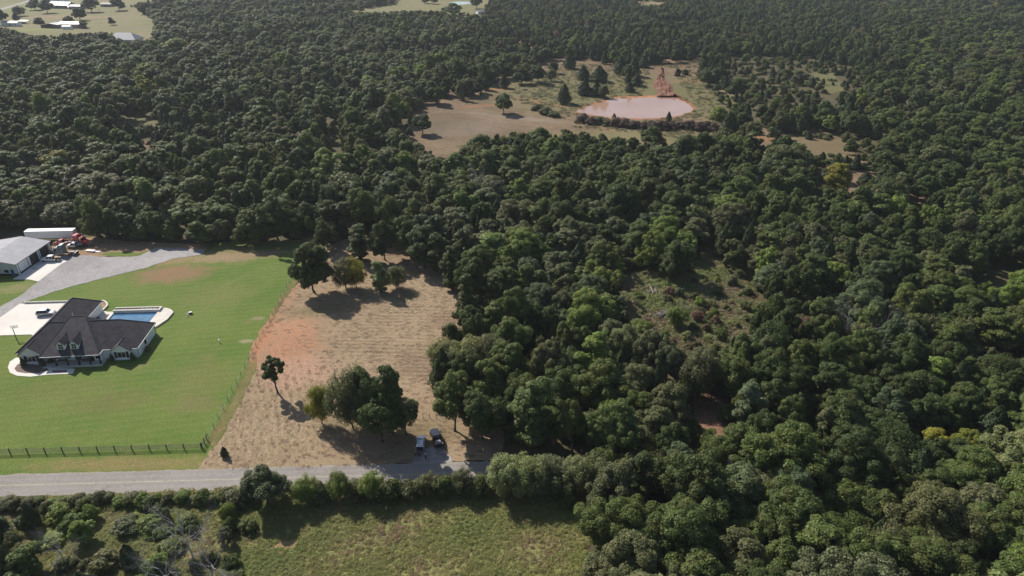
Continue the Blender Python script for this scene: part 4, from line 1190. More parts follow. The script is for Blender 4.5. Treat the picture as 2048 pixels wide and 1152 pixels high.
def open_shed(loc, rz, w, d, h, label):
    t = empty('open_shed', loc, rz, label, 'shed')
    MB().slab([(-w / 2, -d / 2, h - .7), (0, -d / 2, h + .9), (0, d / 2, h + .9), (-w / 2, d / 2, h - .7)][::-1][::-1], .12).slab([(0, -d / 2, h + .9), (w / 2, -d / 2, h - .4), (w / 2, d / 2, h - .4), (0, d / 2, h + .9)], .12).build('roof', M['dull_tin'], t)
    MB().box((0, d / 2 - .2, h / 2 - .4), (w - .4, .15, h - .9)).build('back_wall', M['shed_wall'], t)
    MB().box((-w / 2 + .3, 0, h / 2 - .5), (.15, d - .5, h - 1.1)).build('side_wall', M['shed_wall'], t)
    for sx in (-w / 2 + .3, -w / 6, w / 6, w / 2 - .3): MB().box((sx, -d / 2 + .2, h / 2 - .4), (.25, .25, h - .8)).build('post', M['dark_trim'], t)
    return t
open_shed(tuple(G(108, 55)), R2(-14), 22, 11, 3.8, 'open fronted shed with pale gable roof in the far pasture')
far_gable('tin_barn', tuple(G(146, 55)), R2(-2), 22, 12, 4.2, 1.6, 'brown barn with a bright white roof in the far pasture', 'barn', M['shed_wall'], M['tin_roof'], [('door', -4, 1.7, 4, 3.2)])
far_gable('stock_trailer', tuple(G(135, 58.5)), R2(-2), 9.5, 3.2, 3.0, .35, 'small white trailer parked in front of the brown barn', 'trailer', M['white_wall'], M['white_metal'], [('window', -2, 1.9, 1, .9), ('window', 2, 1.9, 1, .9)], .1)
far_gable('farmhouse', tuple(G(124, 16)), R2(-12), 30, 14, 4, 3.4, 'farmhouse with wide pale grey roof beyond the far barns', 'house', M['shed_wall'], M['dull_tin'], [('window', -9, 2.2, 2, 1.4), ('window', 7, 2.2, 2, 1.4), ('door', 0, 1.4, 1.4, 2.6)])
far_gable('farm_annexe', tuple(G(118, 5)), R2(-5), 24, 12, 4.5, 3, 'pale roofed farm building behind the far farmhouse', 'farm building', M['white_wall'], M['tin_roof'], [('door', 3, 1.6, 3, 3)])
far_gable('pump_house', tuple(G(143, 18)), R2(10), 6, 5, 2.6, 1.2, 'small white outbuilding right of the far farmhouse', 'shed', M['white_wall'], M['white_metal'], [('door', 0, 1.1, 1, 2)])
far_gable('grey_shed', tuple(G(155, 18)), R2(-10), 16, 9, 3.4, 1.8, 'low grey shed between farmhouse and spreading tree', 'shed', M['shed_wall'], M['grey_roof'], [('door', 2, 1.5, 2.4, 2.8)])
far_gable('field_barn', tuple(G(216, 13)), R2(-6), 14, 9, 3.2, 1.5, 'weathered field barn beside the dark tree at the pasture top', 'barn', M['shed_wall'], M['shed_wall'], [('door', 0, 1.4, 2.4, 2.6)])
far_gable('white_cabin', tuple(G(963, 28)), R2(25), 12, 8, 3, 1.8, 'white roofed cabin at the wood edge by the far meadow', 'cabin', M['white_wall'], M['dull_tin'], [('door', 0, 1.2, 1.2, 2.3)])
# grey roofed house in the trees
t = empty('grey_roofed_house', tuple(G(252, 86)), R2(-4), 'house with blue grey hipped roof sunk among the far trees', 'house')
MB().box((0, 0, 2), (26, 14, 4)).build('wall', M['white_wall'], t)
m = MB()
for q in ([(-14, -8, 3.8), (14, -8, 3.8), (7, 0, 9), (-7, 0, 9)], [(14, -8, 3.8), (14, 8, 3.8), (7, 0, 9)], [(14, 8, 3.8), (-14, 8, 3.8), (-7, 0, 9), (7, 0, 9)], [(-14, 8, 3.8), (-14, -8, 3.8), (-7, 0, 9)]): m.slab(q, .15)
m.build('roof', M['grey_roof'], t)
for x in (-8, 0, 8):
    f = MB().box((x, -7.03, 2.2), (2, .1, 1.5)).build('window', M['white_paint'], t); MB().box((x, -7.09, 2.2), (1.7, .02, 1.2)).build('pane', M['glass'], f)
pickup('pickup_truck', tuple(G(305, 77)), R2(20), 'white pickup parked right of the grey roofed far house', 'white_paint', L=5.8)
def cow(loc, rz, label, s=1.0):
    t = empty('cow', loc, rz, label, 'cow', 'cows in the far pasture')
    ch = [[(-.75, 0, 1.05, .3), (-.3, 0, 1.02, .36), (.2, 0, 1.02, .36), (.65, 0, 1.1, .3), (.95, 0, 1.2, .17), (1.2, 0, 1.05, .15), (1.45, 0, .88, .09)],
          [(-.75, 0, 1.05, .3), (-1.02, 0, 1.15, .05), (-1.06, 0, .6, .03)]]
    for sy in (-1, 1):
        ch.append([(.65, 0, 1.1, .3), (.6, sy * .2, .75, .11), (.62, sy * .2, .42, .06), (.6, sy * .2, .06, .065)])
        ch.append([(-.75, 0, 1.05, .3), (-.68, sy * .2, .8, .15), (-.85, sy * .2, .45, .06), (-.8, sy * .2, .06, .065)])
        ch.append([(1.2, 0, 1.05, .15), (1.14, sy * .24, 1.1, .035)])
    skin_obj('body', ch, M['cow_hide'], t, 1)
    t.scale = (s, s, s)
cow(tuple(G(198, 21)), R2(170), 'red brown cow standing right of the spreading tree by the farmhouse')
cow(tuple(G(174, 26)), R2(40), 'red brown cow standing left below the spreading tree', .9)

# ------------------------------------------------------------------ foliage builders
def leaf_quads(P, N, size, aspect=1.35, jitter=0.0):
    """irregular leaf-clump faces at points P facing N"""
    n = len(P)
    a = rng.normal(size=(n, 3))
    t = np.cross(N, a); t /= np.linalg.norm(t, axis=1, keepdims=True) + 1e-9
    b = np.cross(N, t)
    s = size * rng.uniform(0.55, 1.35, (n, 1))
    bend = rng.uniform(-.35, .35, (n, 1)) * s
    q = np.empty((n, 4, 3))
    q[:, 0] = P - t * s * aspect * rng.uniform(.7, 1.2, (n, 1)) + N * bend
    q[:, 1] = P - b * s * rng.uniform(.6, 1.1, (n, 1)) + t * s * rng.uniform(-.4, .4, (n, 1))
    q[:, 2] = P + t * s * aspect * rng.uniform(.7, 1.2, (n, 1)) + N * bend
    q[:, 3] = P + b * s * rng.uniform(.6, 1.1, (n, 1)) + t * s * rng.uniform(-.4, .4, (n, 1))
    return q.reshape(-1, 3), np.arange(n * 4).reshape(n, 4)

def unit(n):
    v = rng.normal(size=(n, 3)); return v / np.linalg.norm(v, axis=1, keepdims=True)

def crown_blobs(rx, z0, z1, nb, form):
    """clump centres and radii filling a crown between z0 and z1"""
    C, Rb = [], []
    zc, hz = (z0 + z1) / 2, (z1 - z0) / 2
    tries = 0
    lobes = [(np.array([0, 0, zc]), rx * .55, hz * .8)]
    if form == 'round': lobes = [(np.array([0, 0, zc]), rx * .8, hz * .85)]
    if form in ('oak', 'grand'):      # several great limbs, each carrying a head of its own
        a0 = rng.uniform(0, 6.28)
        nl_ = int(rng.integers(4, 7)) + (3 if form == 'grand' else 0)
        for i in range(nl_):
            a_ = a0 + i * 6.283 / nl_ + rng.uniform(-.4, .4); f = rng.uniform(.35, .62)
            lobes.append((np.array([math.cos(a_) * rx * f, math.sin(a_) * rx * f, z0 + (z1 - z0) * rng.uniform(.2, .7)]), rx * rng.uniform(.3, .46), hz * rng.uniform(.32, .55)))
        lobes.append((np.array([rng.uniform(-.25, .25) * rx, rng.uniform(-.25, .25) * rx, z1 - hz * .4]), rx * .4, hz * .36))
    while len(C) < nb and tries < 4000:
        tries += 1
        d = unit(1)[0]
        if form in ('oak', 'round', 'grand'):
            lc, lr, lz = lobes[rng.integers(len(lobes))]
            if d[2] < -.8: continue
            f = rng.uniform(.3, 1.0) ** .5
            c = lc + d * np.array([lr, lr, lz]) * f
            if c[2] < z0 or c[2] > z1: continue
            r = rx * (rng.uniform(.075, .17) if form == 'grand' else rng.uniform(.12, .25))
        elif form == 'tall':
            f = rng.uniform(.2, .85)
            c = np.array([d[0] * rx * f, d[1] * rx * f, z0 + (z1 - z0) * rng.uniform(.06, .94)])
            w = math.sin(math.pi * min(1, max(0.05, (c[2] - z0) / (z1 - z0))) ** .8)
            c[0] *= .45 + .6 * w; c[1] *= .45 + .6 * w
            r = rx * rng.uniform(.2, .36)
        elif form == 'spray':
            f = rng.uniform(.1, .95)
            c = np.array([d[0] * rx * f, d[1] * rx * f, zc + d[2] * hz * .8])
            r = rx * rng.uniform(.16, .28)
        else:   # shrub
            f = rng.uniform(.1, .8)
            c = np.array([d[0] * rx * f, d[1] * rx * f, z0 + abs(d[2]) * (z1 - z0) * .75])
            r = rx * rng.uniform(.25, .42)
        if all(np.linalg.norm(c - o) > .6 * max(r, q) for o, q in zip(C, Rb)):
            C.append(c); Rb.append(r)
    return np.array(C), np.array(Rb)

def crown_mesh(name, form, rx, z0, z1, nb, nl, size, mat, fill=.2):
    C, Rb = crown_blobs(rx, z0, z1, nb, form)
    w = Rb ** 2; w /= w.sum()
    k_ = rng.choice(len(C), nl, p=w)
    d = unit(nl)
    cen = np.array([0, 0, (z0 + z1) / 2 - (z1 - z0) * .15])
    out = C - cen; out /= np.linalg.norm(out, axis=1, keepdims=True) + 1e-6
    flip = ((d * out[k_]).sum(1) < -.35)
    d[flip] *= -1
    rad = rng.uniform(.78, 1.06, (nl, 1))
    ins = rng.random(nl) < fill
    rad[ins] = rng.uniform(.2, .8, (ins.sum(), 1))
    P = C[k_] + d * Rb[k_][:, None] * rad * np.array([1, 1, .82 if form != 'spray' else 1.5])
    N = d + rng.normal(size=(nl, 3)) * .4 + np.array([0, 0, .45]); N /= np.linalg.norm(N, axis=1, keepdims=True)
    V, Q = leaf_quads(P, N, size)
    V[:, 2] = np.maximum(V[:, 2], .05)
    # a loose screen of big inner clumps so that light does not pass straight through
    ni = max(20, nl // 14)
    kk = rng.choice(len(C), ni, p=w)
    Pi = C[kk] + unit(ni) * Rb[kk][:, None] * rng.uniform(.1, .55, (ni, 1))
    Vi, Qi = leaf_quads(Pi, unit(ni), size * 2.4)
    Vi[:, 2] = np.maximum(Vi[:, 2], .1)
    V = np.vstack([V, Vi]); Q = np.vstack([Q, Qi + nl * 4])
    return np_mesh(name, V, Q, mat), C, Rb

def cedar_mesh(name, rx, h, nl, size, lop=0.0):
    t = rng.random(nl) ** .8
    z = .06 * h + t * h * .94
    prof = np.minimum(1, (1 - t) ** .75 * 1.12) * (1 - .35 * np.maximum(0, .18 - t) / .18)
    th = rng.uniform(0, 2 * math.pi, nl)
    lump = 1 + .16 * np.sin(th * 3 + t * 9 + lop) + .1 * np.sin(th * 5 - t * 17 + 2 * lop)
    r = rx * prof * lump * np.where(rng.random(nl) < .25, rng.uniform(.3, .9, nl), rng.uniform(.82, 1.06, nl))
    P = np.stack([r * np.cos(th), r * np.sin(th), z], 1)
    N = np.stack([np.cos(th), np.sin(th), np.full(nl, .45)], 1) + rng.normal(size=(nl, 3)) * .5
    N /= np.linalg.norm(N, axis=1, keepdims=True)
    V, Q = leaf_quads(P, N, size, 1.8)
    V[:, 2] = np.maximum(V[:, 2], .05)
    return np_mesh(name, V, Q, M['needle'])

def trunk_mesh(name, h, z0, C, Rb, r=.26, n=7, lean=.3):
    m = MB()
    q = random.Random(len(C) + int(h * 10))
    p0 = Vector((0, 0, -.1)); p1 = Vector((q.uniform(-lean, lean), q.uniform(-lean, lean), z0 * .6)); p2 = p1 + Vector((q.uniform(-lean, lean), q.uniform(-lean, lean), h * .3))
    m.path([p0, Vector((0, 0, .35)), p1, p2], [r * 1.5, r * 1.05, r * .85, r * .5], n)
    order = sorted(range(len(C)), key=lambda i: -Rb[i])[:8]
    for i in order:
        c = Vector(C[i]); s_ = p1.lerp(p2, q.uniform(.1, 1))
        mid = s_.lerp(c, .5) + Vector((0, 0, .3))
        m.path([s_, mid, c], [r * .42, r * .26, r * .08], 5)
    return m.mesh(name, M['bark'])

# crown prototypes (plain mesh data, shared by every tree of that build)
PROTO = {}
def add_proto(key, form, rx, z0, z1, nb, nl, size, fill=.2, r=.26, far=True, mat='leaf'):
    me, C, Rb = crown_mesh('crown', form, rx, z0, z1, nb, nl, size, M[mat], fill)
    tr = trunk_mesh('trunk', z1, max(z0, 1.0), C, Rb, r)
    PROTO[key] = (me, tr, rx, z1)
for i in range(8): add_proto('oak%d' % i, 'oak', 5.6, .9 + .4 * (i % 3), 12.0 + (i % 2), 104 + 8 * (i % 3), 19000, .155)
for i in range(4): add_proto('grand%d' % i, 'grand', 9.0, 1.0, 14.5 + .5 * i, 230, 44000, .15, .22, .34)
for i in range(3): add_proto('tall%d' % i, 'tall', 3.0, .8, 14.0, 60, 12000, .15)
for i in range(3): add_proto('spray%d' % i, 'spray', 4.6, 1.6, 8.5, 90, 14000, .11, .45, .16)
for i in range(3): add_proto('shrub%d' % i, 'shrub', 2.2, .1, 3.2, 26, 4200, .11, .3, .06)
for i in range(2): add_proto('solo%d' % i, 'round', 3.4, 3.4, 11.0, 46, 7000, .15, .3, .24)
for i in range(4):
    PROTO['cedar%d' % i] = (cedar_mesh('crown', 2.9, 9.0, 8000, .14, i * 2.1), MB().tube((0, 0, -.1), (0, 0, 4), .2, .06, 6).mesh('trunk', M['bark']), 2.9, 9.0)

PAL = {  # real leaf colours
    'dark green': (0.074, 0.102, 0.029),
    'mid green': (0.113, 0.148, 0.040),
    'grey green': (0.150, 0.164, 0.070),
    'olive green': (0.132, 0.142, 0.058),
    'fresh green': (0.164, 0.220, 0.046),
    'yellow green': (0.270, 0.257, 0.040),
    'lime green': (0.215, 0.237, 0.042),
    'feather green': (0.228, 0.250, 0.106),
    'rusty brown': (0.195, 0.130, 0.078),
    'pale green': (0.188, 0.216, 0.084),
    'blue green': (0.114, 0.148, 0.069),
    'purple brown': (0.131, 0.093, 0.073),
    'cedar green': (0.055, 0.078, 0.028),
}
TREES = []      # every planted individual or far tree: dict
GRID = {}
def near_ok(x, y, r, f):
    gx, gy = int(x // 8), int(y // 8)
    for i in range(gx - 2, gx + 3):
        for j in range(gy - 2, gy + 3):
            for (a_, b2, rr) in GRID.get((i, j), ()):
                if (x - a_) ** 2 + (y - b2) ** 2 < (f * (r + rr)) ** 2: return False
    return True
def put(x, y, r):
    GRID.setdefault((int(x // 8), int(y // 8)), []).append((x, y, r))

def plant(px, py, proto, w, h, colour, label=None, name=None, cat='tree', group=None, jit=.12):
    """w crown width, h height in metres, base at photo position px, py"""
    g_ = G(px, py)
    TREES.append(dict(x=g_.x, y=g_.y, proto=proto, w=w, h=h, col=colour, label=label, name=name, cat=cat, group=group, hand=True, rz=random.uniform(0, 6.28)))
    put(g_.x, g_.y, w * .42)

def sc(py): return (py + 158) * .00905
# hand placed trees of the mown field and its edges: px, py of the base, then crown width and height
HAND = [
 (556, 787, 'solo0', 6.4, 10.8, 'dark green', 'small round lone oak with bare trunk standing in the mown field'),
 (628, 585, 'oak5', 14.2, 15.5, 'dark green', 'big dense oak at the corner of lawn fence and mown field'),
 (692, 576, 'spray0', 9.5, 9.0, 'olive green', 'olive yellow multi stemmed tree right of the big corner oak'),
 (713, 576, 'spray1', 7.5, 9.5, 'yellow green', 'yellow green thin tree between the olive tree and the grey green one'),
 (762, 584, 'tall0', 6.2, 10.5, 'pale green', 'grey green narrow tree on the upper side of the mown field'),
 (793, 576, 'spray2', 7.0, 6.8, 'grey green', 'low leafy tree leaning over the dark patch of the mown field'),
 (851, 536, 'oak3', 14.0, 14.0, 'dark green', 'wide dark oak with visible trunk at the top of the mown field'),
 (655, 500, 'oak6', 9.0, 11.0, 'dark green', 'dark tree peeping over the big corner oak at the lot rear'),
 (820, 512, 'oak0', 12.0, 14.0, 'mid green', 'mid green oak closing the rear of the mown field'),
 (880, 548, 'tall1', 8.5, 14.0, 'dark green', 'dark upright tree at the upper right corner of the mown field'),
 (722, 520, 'tall1', 9.0, 12.5, 'dark green', 'dark upright tree behind the olive yellow tree'),
 (770, 520, 'oak4', 11, 13.5, 'dark green', 'dark oak in the row above the mown field, right of the upright one'),
 (644, 847, 'spray2', 6.4, 9.5, 'lime green', 'young yellow green tree with slim bare trunk by the road'),
 (706, 856, 'spray1', 10.0, 14.5, 'olive green', 'leafy olive tree at the left of the dark clump beside the parking'),
 (765, 884, 'oak7', 10.5, 12, 'mid green', 'low front tree of the dark clump beside the parking'),
 (786, 866, 'tall2', 6.8, 18.0, 'dark green', 'tall narrow dark tree rising above the clump beside the parking'),
 (735, 848, 'oak6', 10.5, 15.5, 'mid green', 'full mid green tree in the middle of the clump beside the parking'),
 (812, 868, 'oak1', 7.2, 10.5, 'grey green', 'grey green tree on the right of the clump beside the parking'),
 (910, 862, 'oak4', 11.5, 14.5, 'mid green', 'spreading oak with leaning trunk right of the parked pickup'),
 (965, 880, 'oak3', 11.0, 13.0, 'dark green', 'dark oak just right of the spreading oak by the parking'),
 (985, 820, 'oak0', 10.0, 13.0, 'mid green', 'full oak behind the spreading oak by the parking'),
 (892, 748, 'spray0', 9.5, 9.0, 'feather green', 'feathery pale green tree at the right side of the mown field'),
 (935, 752, 'spray1', 11.0, 9.5, 'feather green', 'feathery pale green tree behind the spreading oak'),
 (985, 745, 'spray2', 10.5, 10, 'grey green', 'feathery grey green tree third from the mown field'),
 (935, 655, 'tall1', 7.5, 16.0, 'dark green', 'ivy clad tall trunk tree at the right edge of the mown field'),
 (905, 580, 'tall0', 8.0, 15.0, 'dark green', 'tall dark column of leaves at the upper right of the mown field'),
 (950, 610, 'oak5', 11, 15, 'dark green', 'dark broad oak behind the ivy clad trunk'),
 (450, 913, 'cedar1', 1.7, 2.6, 'cedar green', 'tiny lone cedar by the road at the mown field corner'),
 # hedge along the near side of the road
 (535, 1008, 'oak2', 9.5, 8.6, 'grey green', 'tallest grey green bush of the roadside hedge over the road'),
 (497, 1000, 'shrub0', 5.0, 3.4, 'olive green', 'olive bush left of the tallest hedge bush'),
 (470, 1008, 'shrub1', 5.5, 3.2, 'olive green', 'low olive bush with yellow tips by the road'),
 (612, 1003, 'spray1', 5.6, 5.4, 'fresh green', 'fresh green hedge bush right of the tallest one'),
 (640, 1000, 'shrub1', 5.0, 4.6, 'olive green', 'olive hedge bush below the middle of the sunlit road'),
 (680, 996, 'spray2', 5.2, 5.8, 'fresh green', 'fresh green upright hedge bush below the tree clump shade'),
 (716, 996, 'shrub2', 6.0, 4.6, 'olive green', 'olive hedge bush left of the bright green one'),
 (746, 996, 'spray0', 5.6, 5.6, 'fresh green', 'bright green hedge bush below the shaded road'),
 (785, 994, 'shrub0', 6.0, 4.2, 'mid green', 'mid green hedge bush below the parked cars'),
 (822, 992, 'shrub2', 5.5, 3.8, 'olive green', 'low olive hedge bush opposite the estate car'),
 (855, 988, 'spray1', 5.2, 4.4, 'olive green', 'olive hedge bush opposite the dark pickup'),
 (890, 986, 'shrub0', 6.0, 4.2, 'mid green', 'mid green hedge bush right of the parking'),
 (925, 984, 'spray2', 5.6, 5.0, 'olive green', 'olive hedge bush just left of the feathery ones'),
 (960, 984, 'shrub1', 5.5, 4.4, 'mid green', 'mid green hedge bush touching the feathery ones'),
 (1005, 984, 'spray0', 8.5, 7.5, 'feather green', 'first feathery pale bush of the hedge from the left'),
 (1050, 984, 'spray1', 9.0, 8.0, 'feather green', 'second feathery pale bush of the hedge from the left'),
 (1100, 982, 'spray2', 9.0, 7.6, 'grey green', 'third feathery pale bush of the hedge from the left'),
 (1150, 982, 'spray0', 8.5, 7.4, 'feather green', 'fourth feathery pale bush of the hedge from the left'),
 (1200, 982, 'spray1', 9.0, 7.6, 'grey green', 'fifth feathery pale bush of the hedge from the left'),
 (1245, 985, 'spray2', 9.0, 7.8, 'pale green', 'feathery pale bush at the right end of the hedge'),
 (1300, 985, 'spray0', 9.0, 8.5, 'olive green', 'olive feathery tree beside the feathery hedge end'),
 (1300, 955, 'oak3', 7.5, 8.0, 'yellow green', 'yellow topped small tree above the hedge end'),
 # pond side
 (1128, 207, 'cedar0', 9.0, 11.5, 'cedar green', 'large solitary cedar left of the red pond'),
 (1168, 190, 'cedar1', 10, 10.0, 'cedar green', 'wide cedar in the clump north west of the pond'),
 (1192, 192, 'cedar2', 9, 9.0, 'cedar green', 'cedar in the clump nearest the pond water'),
 (1207, 196, 'oak2', 8, 8.0, 'grey green', 'grey green tree right of the cedar clump by the pond'),
 (1166, 160, 'cedar3', 9.5, 10.0, 'cedar green', 'cedar left of the pair above the pond clump'),
 (1198, 163, 'cedar0', 13, 10.5, 'cedar green', 'broad cedar right of the pair above the pond clump'),
 (1139, 137, 'cedar2', 10.5, 11.0, 'cedar green', 'cedar standing alone on the rise above the pond'),
 (1240, 148, 'cedar1', 11, 12.0, 'cedar green', 'tall cedar leading the row beside the red gully'),
 (1256, 160, 'oak4', 11, 10.0, 'dark green', 'round dark tree in the row beside the red gully'),
 (1266, 152, 'cedar3', 11, 13.0, 'cedar green', 'tallest cedar in the row beside the red gully'),
 (1273, 172, 'cedar2', 8, 8.0, 'cedar green', 'lowest cedar in the row beside the red gully'),
 (1256, 166, 'cedar0', 6, 8.0, 'cedar green', 'slim cedar in front of the round tree by the gully'),
 (1259, 184, 'cedar1', 7, 6.5, 'cedar green', 'small lone cedar just above the pond water'),
 (1287, 135, 'cedar0', 9.5, 8.0, 'cedar green', 'round cedar at the top of the red gully'),
 (1007, 227, 'oak5', 12, 11.0, 'mid green', 'lone leafy tree in the dry pasture left of the pond'),
 (845, 268, 'oak1', 12, 10.5, 'dark green', 'lone dark tree at the left edge of the dry pasture'),
 (1008, 176, 'cedar1', 7, 9, 'cedar green', 'cedar standing in the orange bare patch'),
 (1045, 168, 'oak0', 14, 11, 'dark green', 'left oak of the clump above the dry pasture'),
 (1075, 166, 'oak3', 14, 12, 'dark green', 'right oak of the clump above the dry pasture'),
 (1103, 162, 'oak2', 9, 8, 'grey green', 'small grey green tree beside the oak clump above the pasture'),
 (1107, 147, 'oak5', 9, 8, 'dark green', 'small dark tree above the grey green one near the pasture top'),
 (1355, 152, 'shrub2', 6, 6, 'cedar green', 'dark low bush right of the red gully'),
 (1370, 150, 'shrub1', 5, 4.5, 'cedar green', 'small dark bush second right of the red gully'),
 (1337, 243, 'cedar2', 3.5, 5.5, 'cedar green', 'small pointed cedar on the dam of the pond'),
 (1228, 237, 'cedar3', 2.6, 3, 'pale green', 'tiny pale bush at the pond edge on the dam'),
 (1435, 240, 'shrub0', 12, 8, 'fresh green', 'fresh green bush at the right end of the pond'),
 (1470, 195, 'oak0', 14, 12, 'dark green', 'dark round oak right of the pond'),
 # pasture far top left
 (70, 20, 'oak0', 18, 15, 'dark green', 'left dark tree of the pair by the far farmhouse'),
 (95, 26, 'oak3', 20, 16, 'dark green', 'right dark tree of the pair by the far farmhouse'),
 (40, 32, 'spray1', 15, 11, 'olive green', 'thin olive tree in the far pasture above the mobile home'),
 (161, 41, 'oak5', 18, 13, 'dark green', 'dark round tree with trunk behind the white roofed barn'),
 (184, 24, 'oak1', 24, 17, 'mid green', 'wide spreading tree beside the cows'),
 (238, 21, 'oak2', 20, 16, 'dark green', 'dark tree beside the weathered field barn'),
 (168, 56, 'oak4', 11, 8, 'mid green', 'bush like tree at the right end of the brown barn'),
 (225, 50, 'oak0', 8, 8, 'dark green', 'small lone tree in the far pasture by the fence line'),
 (137, 42, 'shrub1', 12, 6, 'olive green', 'olive bush behind the tin barn'),
 (78, 47, 'shrub0', 14, 7, 'dark green', 'dark bush beside the low carport'),
 (8, 50, 'oak4', 14, 16, 'dark green', 'dark tree at the left edge covering the mobile home end'),
 (33, 40, 'cedar0', 8, 8, 'cedar green', 'cedar behind the mobile home roof'),
 (868, 8, 'oak1', 14, 9, 'dark green', 'small tree in the far meadow left of the pale pond'),
 (853, 7, 'oak2', 14, 9, 'dark green', 'leftmost small tree in the far meadow'),
 (953, 17, 'oak3', 18, 16, 'dark green', 'dark tree right of the pale far pond'),
 (905, 30, 'oak0', 24, 13, 'mid green', 'wide low tree below the pale far pond'),
 # notable crowns in the wood
 (660, 375, 'oak5', 18, 16, 'fresh green', 'big fresh green tree standing out in the wood beyond the lawn'),
 (355, 118, 'oak1', 26, 17, 'fresh green', 'big bright green tree in the far wood left of centre'),
 (395, 122, 'oak4', 20, 14, 'olive green', 'olive brown tree touching the big bright green one'),
 (205, 345, 'tall2', 11, 14, 'pale green', 'pale green upright tree in the wood behind the metal shop'),
 (125, 350, 'oak2', 14, 11, 'yellow green', 'flat yellow green crown in the wood behind the metal shop'),
 (1670, 385, 'oak3', 13, 12, 'yellow green', 'yellow topped tree left of the dry gap on the right'),
 (1665, 362, 'cedar0', 10, 10, 'cedar green', 'dark cedar in the dry gap on the right'),
 (1728, 372, 'cedar2', 7, 6, 'cedar green', 'small cedar inside the dry gap on the right'),
 (1280, 690, 'oak1', 9, 7.5, 'fresh green', 'fresh green small tree below the fallen branches'),
 (1352, 655, 'spray1', 6, 6, 'fresh green', 'bright green sapling right of the fallen branches'),
 (1350, 560, 'oak2', 12, 13.5, 'dark green', 'dark shaded tree at the top of the scrub clearing'),
 (1300, 300, 'oak4', 15, 11, 'mid green', 'pointed leafy tree standing above the wood below the pond'),
 (1598, 690, 'spray0', 6, 8, 'rusty brown', 'rusty pink small tree in the right wood'),
 (1868, 925, 'oak0', 8.5, 8, 'yellow green', 'bright yellow green tree left of the big pale tree'),
 (1925, 922, 'oak3', 9, 8.5, 'lime green', 'lime green tree touching the big pale tree on the right'),
 (2030, 985, 'grand1', 20, 15, 'pale green', 'very large pale green tree at the right edge of the photo'),
 (1855, 800, 'tall1', 8, 12, 'fresh green', 'fresh green narrow tree above the yellow green ones'),
 (2025, 640, 'grand2', 17, 15, 'fresh green', 'large fresh green oak at the right edge of the wood'),
 (1380, 1055, 'grand3', 21, 16, 'dark green', 'largest dark oak in the lower wood right of the hedge'),
 (1560, 980, 'grand0', 19, 14.5, 'mid green', 'broad oak behind the largest dark oak of the lower wood'),
 (1690, 985, 'grand1', 17, 14, 'dark green', 'broad dark oak third from the hedge in the lower wood'),
 (1240, 1110, 'grand2', 16, 13, 'mid green', 'wide oak at the edge of the rough meadow'),
 (1260, 1190, 'grand3', 17, 13, 'olive green', 'large oak at the bottom edge beside the rough meadow'),
 (1850, 1100, 'grand0', 17, 13.5, 'grey green', 'large grey green oak at the lower right'),
 (1480, 1180, 'oak4', 14, 11, 'olive green', 'olive oak at the bottom edge of the lower wood'),
 (1610, 1150, 'tall0', 10, 13, 'mid green', 'upright mid green tree between the big oaks of the lower wood'),
 (1750, 1160, 'spray1', 9, 11, 'olive green', 'feathery olive tree low in the lower wood'),
]
for (px, py, pr_, w, h, colour, lb) in HAND:
    nm = {'oak': 'oak_tree', 'tal': 'tall_tree', 'spr': 'feathery_tree', 'gra': 'oak_tree', 'shr': 'bush', 'ced': 'cedar_tree', 'sol': 'oak_tree'}[pr_[:3]]
    plant(px, py, pr_, w, h, colour, lb, nm, 'bush' if nm == 'bush' else 'tree')
# low green bushes that carry the hedge on along the left of the road
_q = random.Random(21)
for i in range(30):
    px = -10 + i * 16.5 + _q.uniform(-5, 5)
    py = 1012 - .028 * px + _q.uniform(-4, 8)
    w = _q.uniform(2.6, 4.2)
    plant(px, py, 'shrub%d' % (i % 3), w, w * _q.uniform(.42, .7), _q.choice(('olive green', 'fresh green', 'mid green', 'olive green', 'grey green')), None, 'bush', 'bush')
    TREES[-1]['place'] = 'in the low hedge left along the road'
# dark red-brown thicket on the pond's dam, one bush after another
dam = [(1075, 220), (1092, 228), (1108, 233), (1166, 244), (1182, 248), (1198, 247), (1213, 250), (1232, 252), (1250, 254), (1268, 256), (1288, 257), (1305, 259), (1322, 258), (1340, 258), (1360, 256), (1380, 258), (1398, 260), (1412, 258), (1426, 262)]
for i, (px, py) in enumerate(dam):
    c_ = 'olive green' if i in (0, 1, 2, 5, 6) else 'purple brown'
    plant(px, py, 'shrub%d' % (i % 3), random.uniform(7, 9.5), random.uniform(3.6, 5.2), c_, None, 'bush', 'bush')
    TREES[-1]['place'] = 'on the dam of the red pond'
# shrubs against the house
for hx, hy, h_, lb in ((-13.3, -.55, 2.6, 'dark columnar shrub at the left end of the left front gable'), (-8.9, -.5, 2.5, 'dark columnar shrub between left gable and porch'), (7.75, -.2, 2.2, 'dark columnar shrub between the porch and right gable'), (12.75, -.15, 2.4, 'dark columnar shrub right of the right gable window'), (14.9, 4.2, 1.6, 'grey rounded shrub at the right side wall of the house'), (-7.2, .4, 1.3, 'low dark shrub at the left end of the porch'), (3.0, .3, 1.35, 'round dark shrub on the porch right of the front door')):
    p_ = hl(hx, hy)
    TREES.append(dict(x=p_.x, y=p_.y, proto='shrub1' if h_ < 2 else 'cedar1', w=1.7 if h_ < 2 else 1.3, h=h_, col='grey green' if 'grey' in lb else 'dark green', label=lb, name='shrub', cat='shrub', group=None, hand=True, rz=random.uniform(0, 6)))

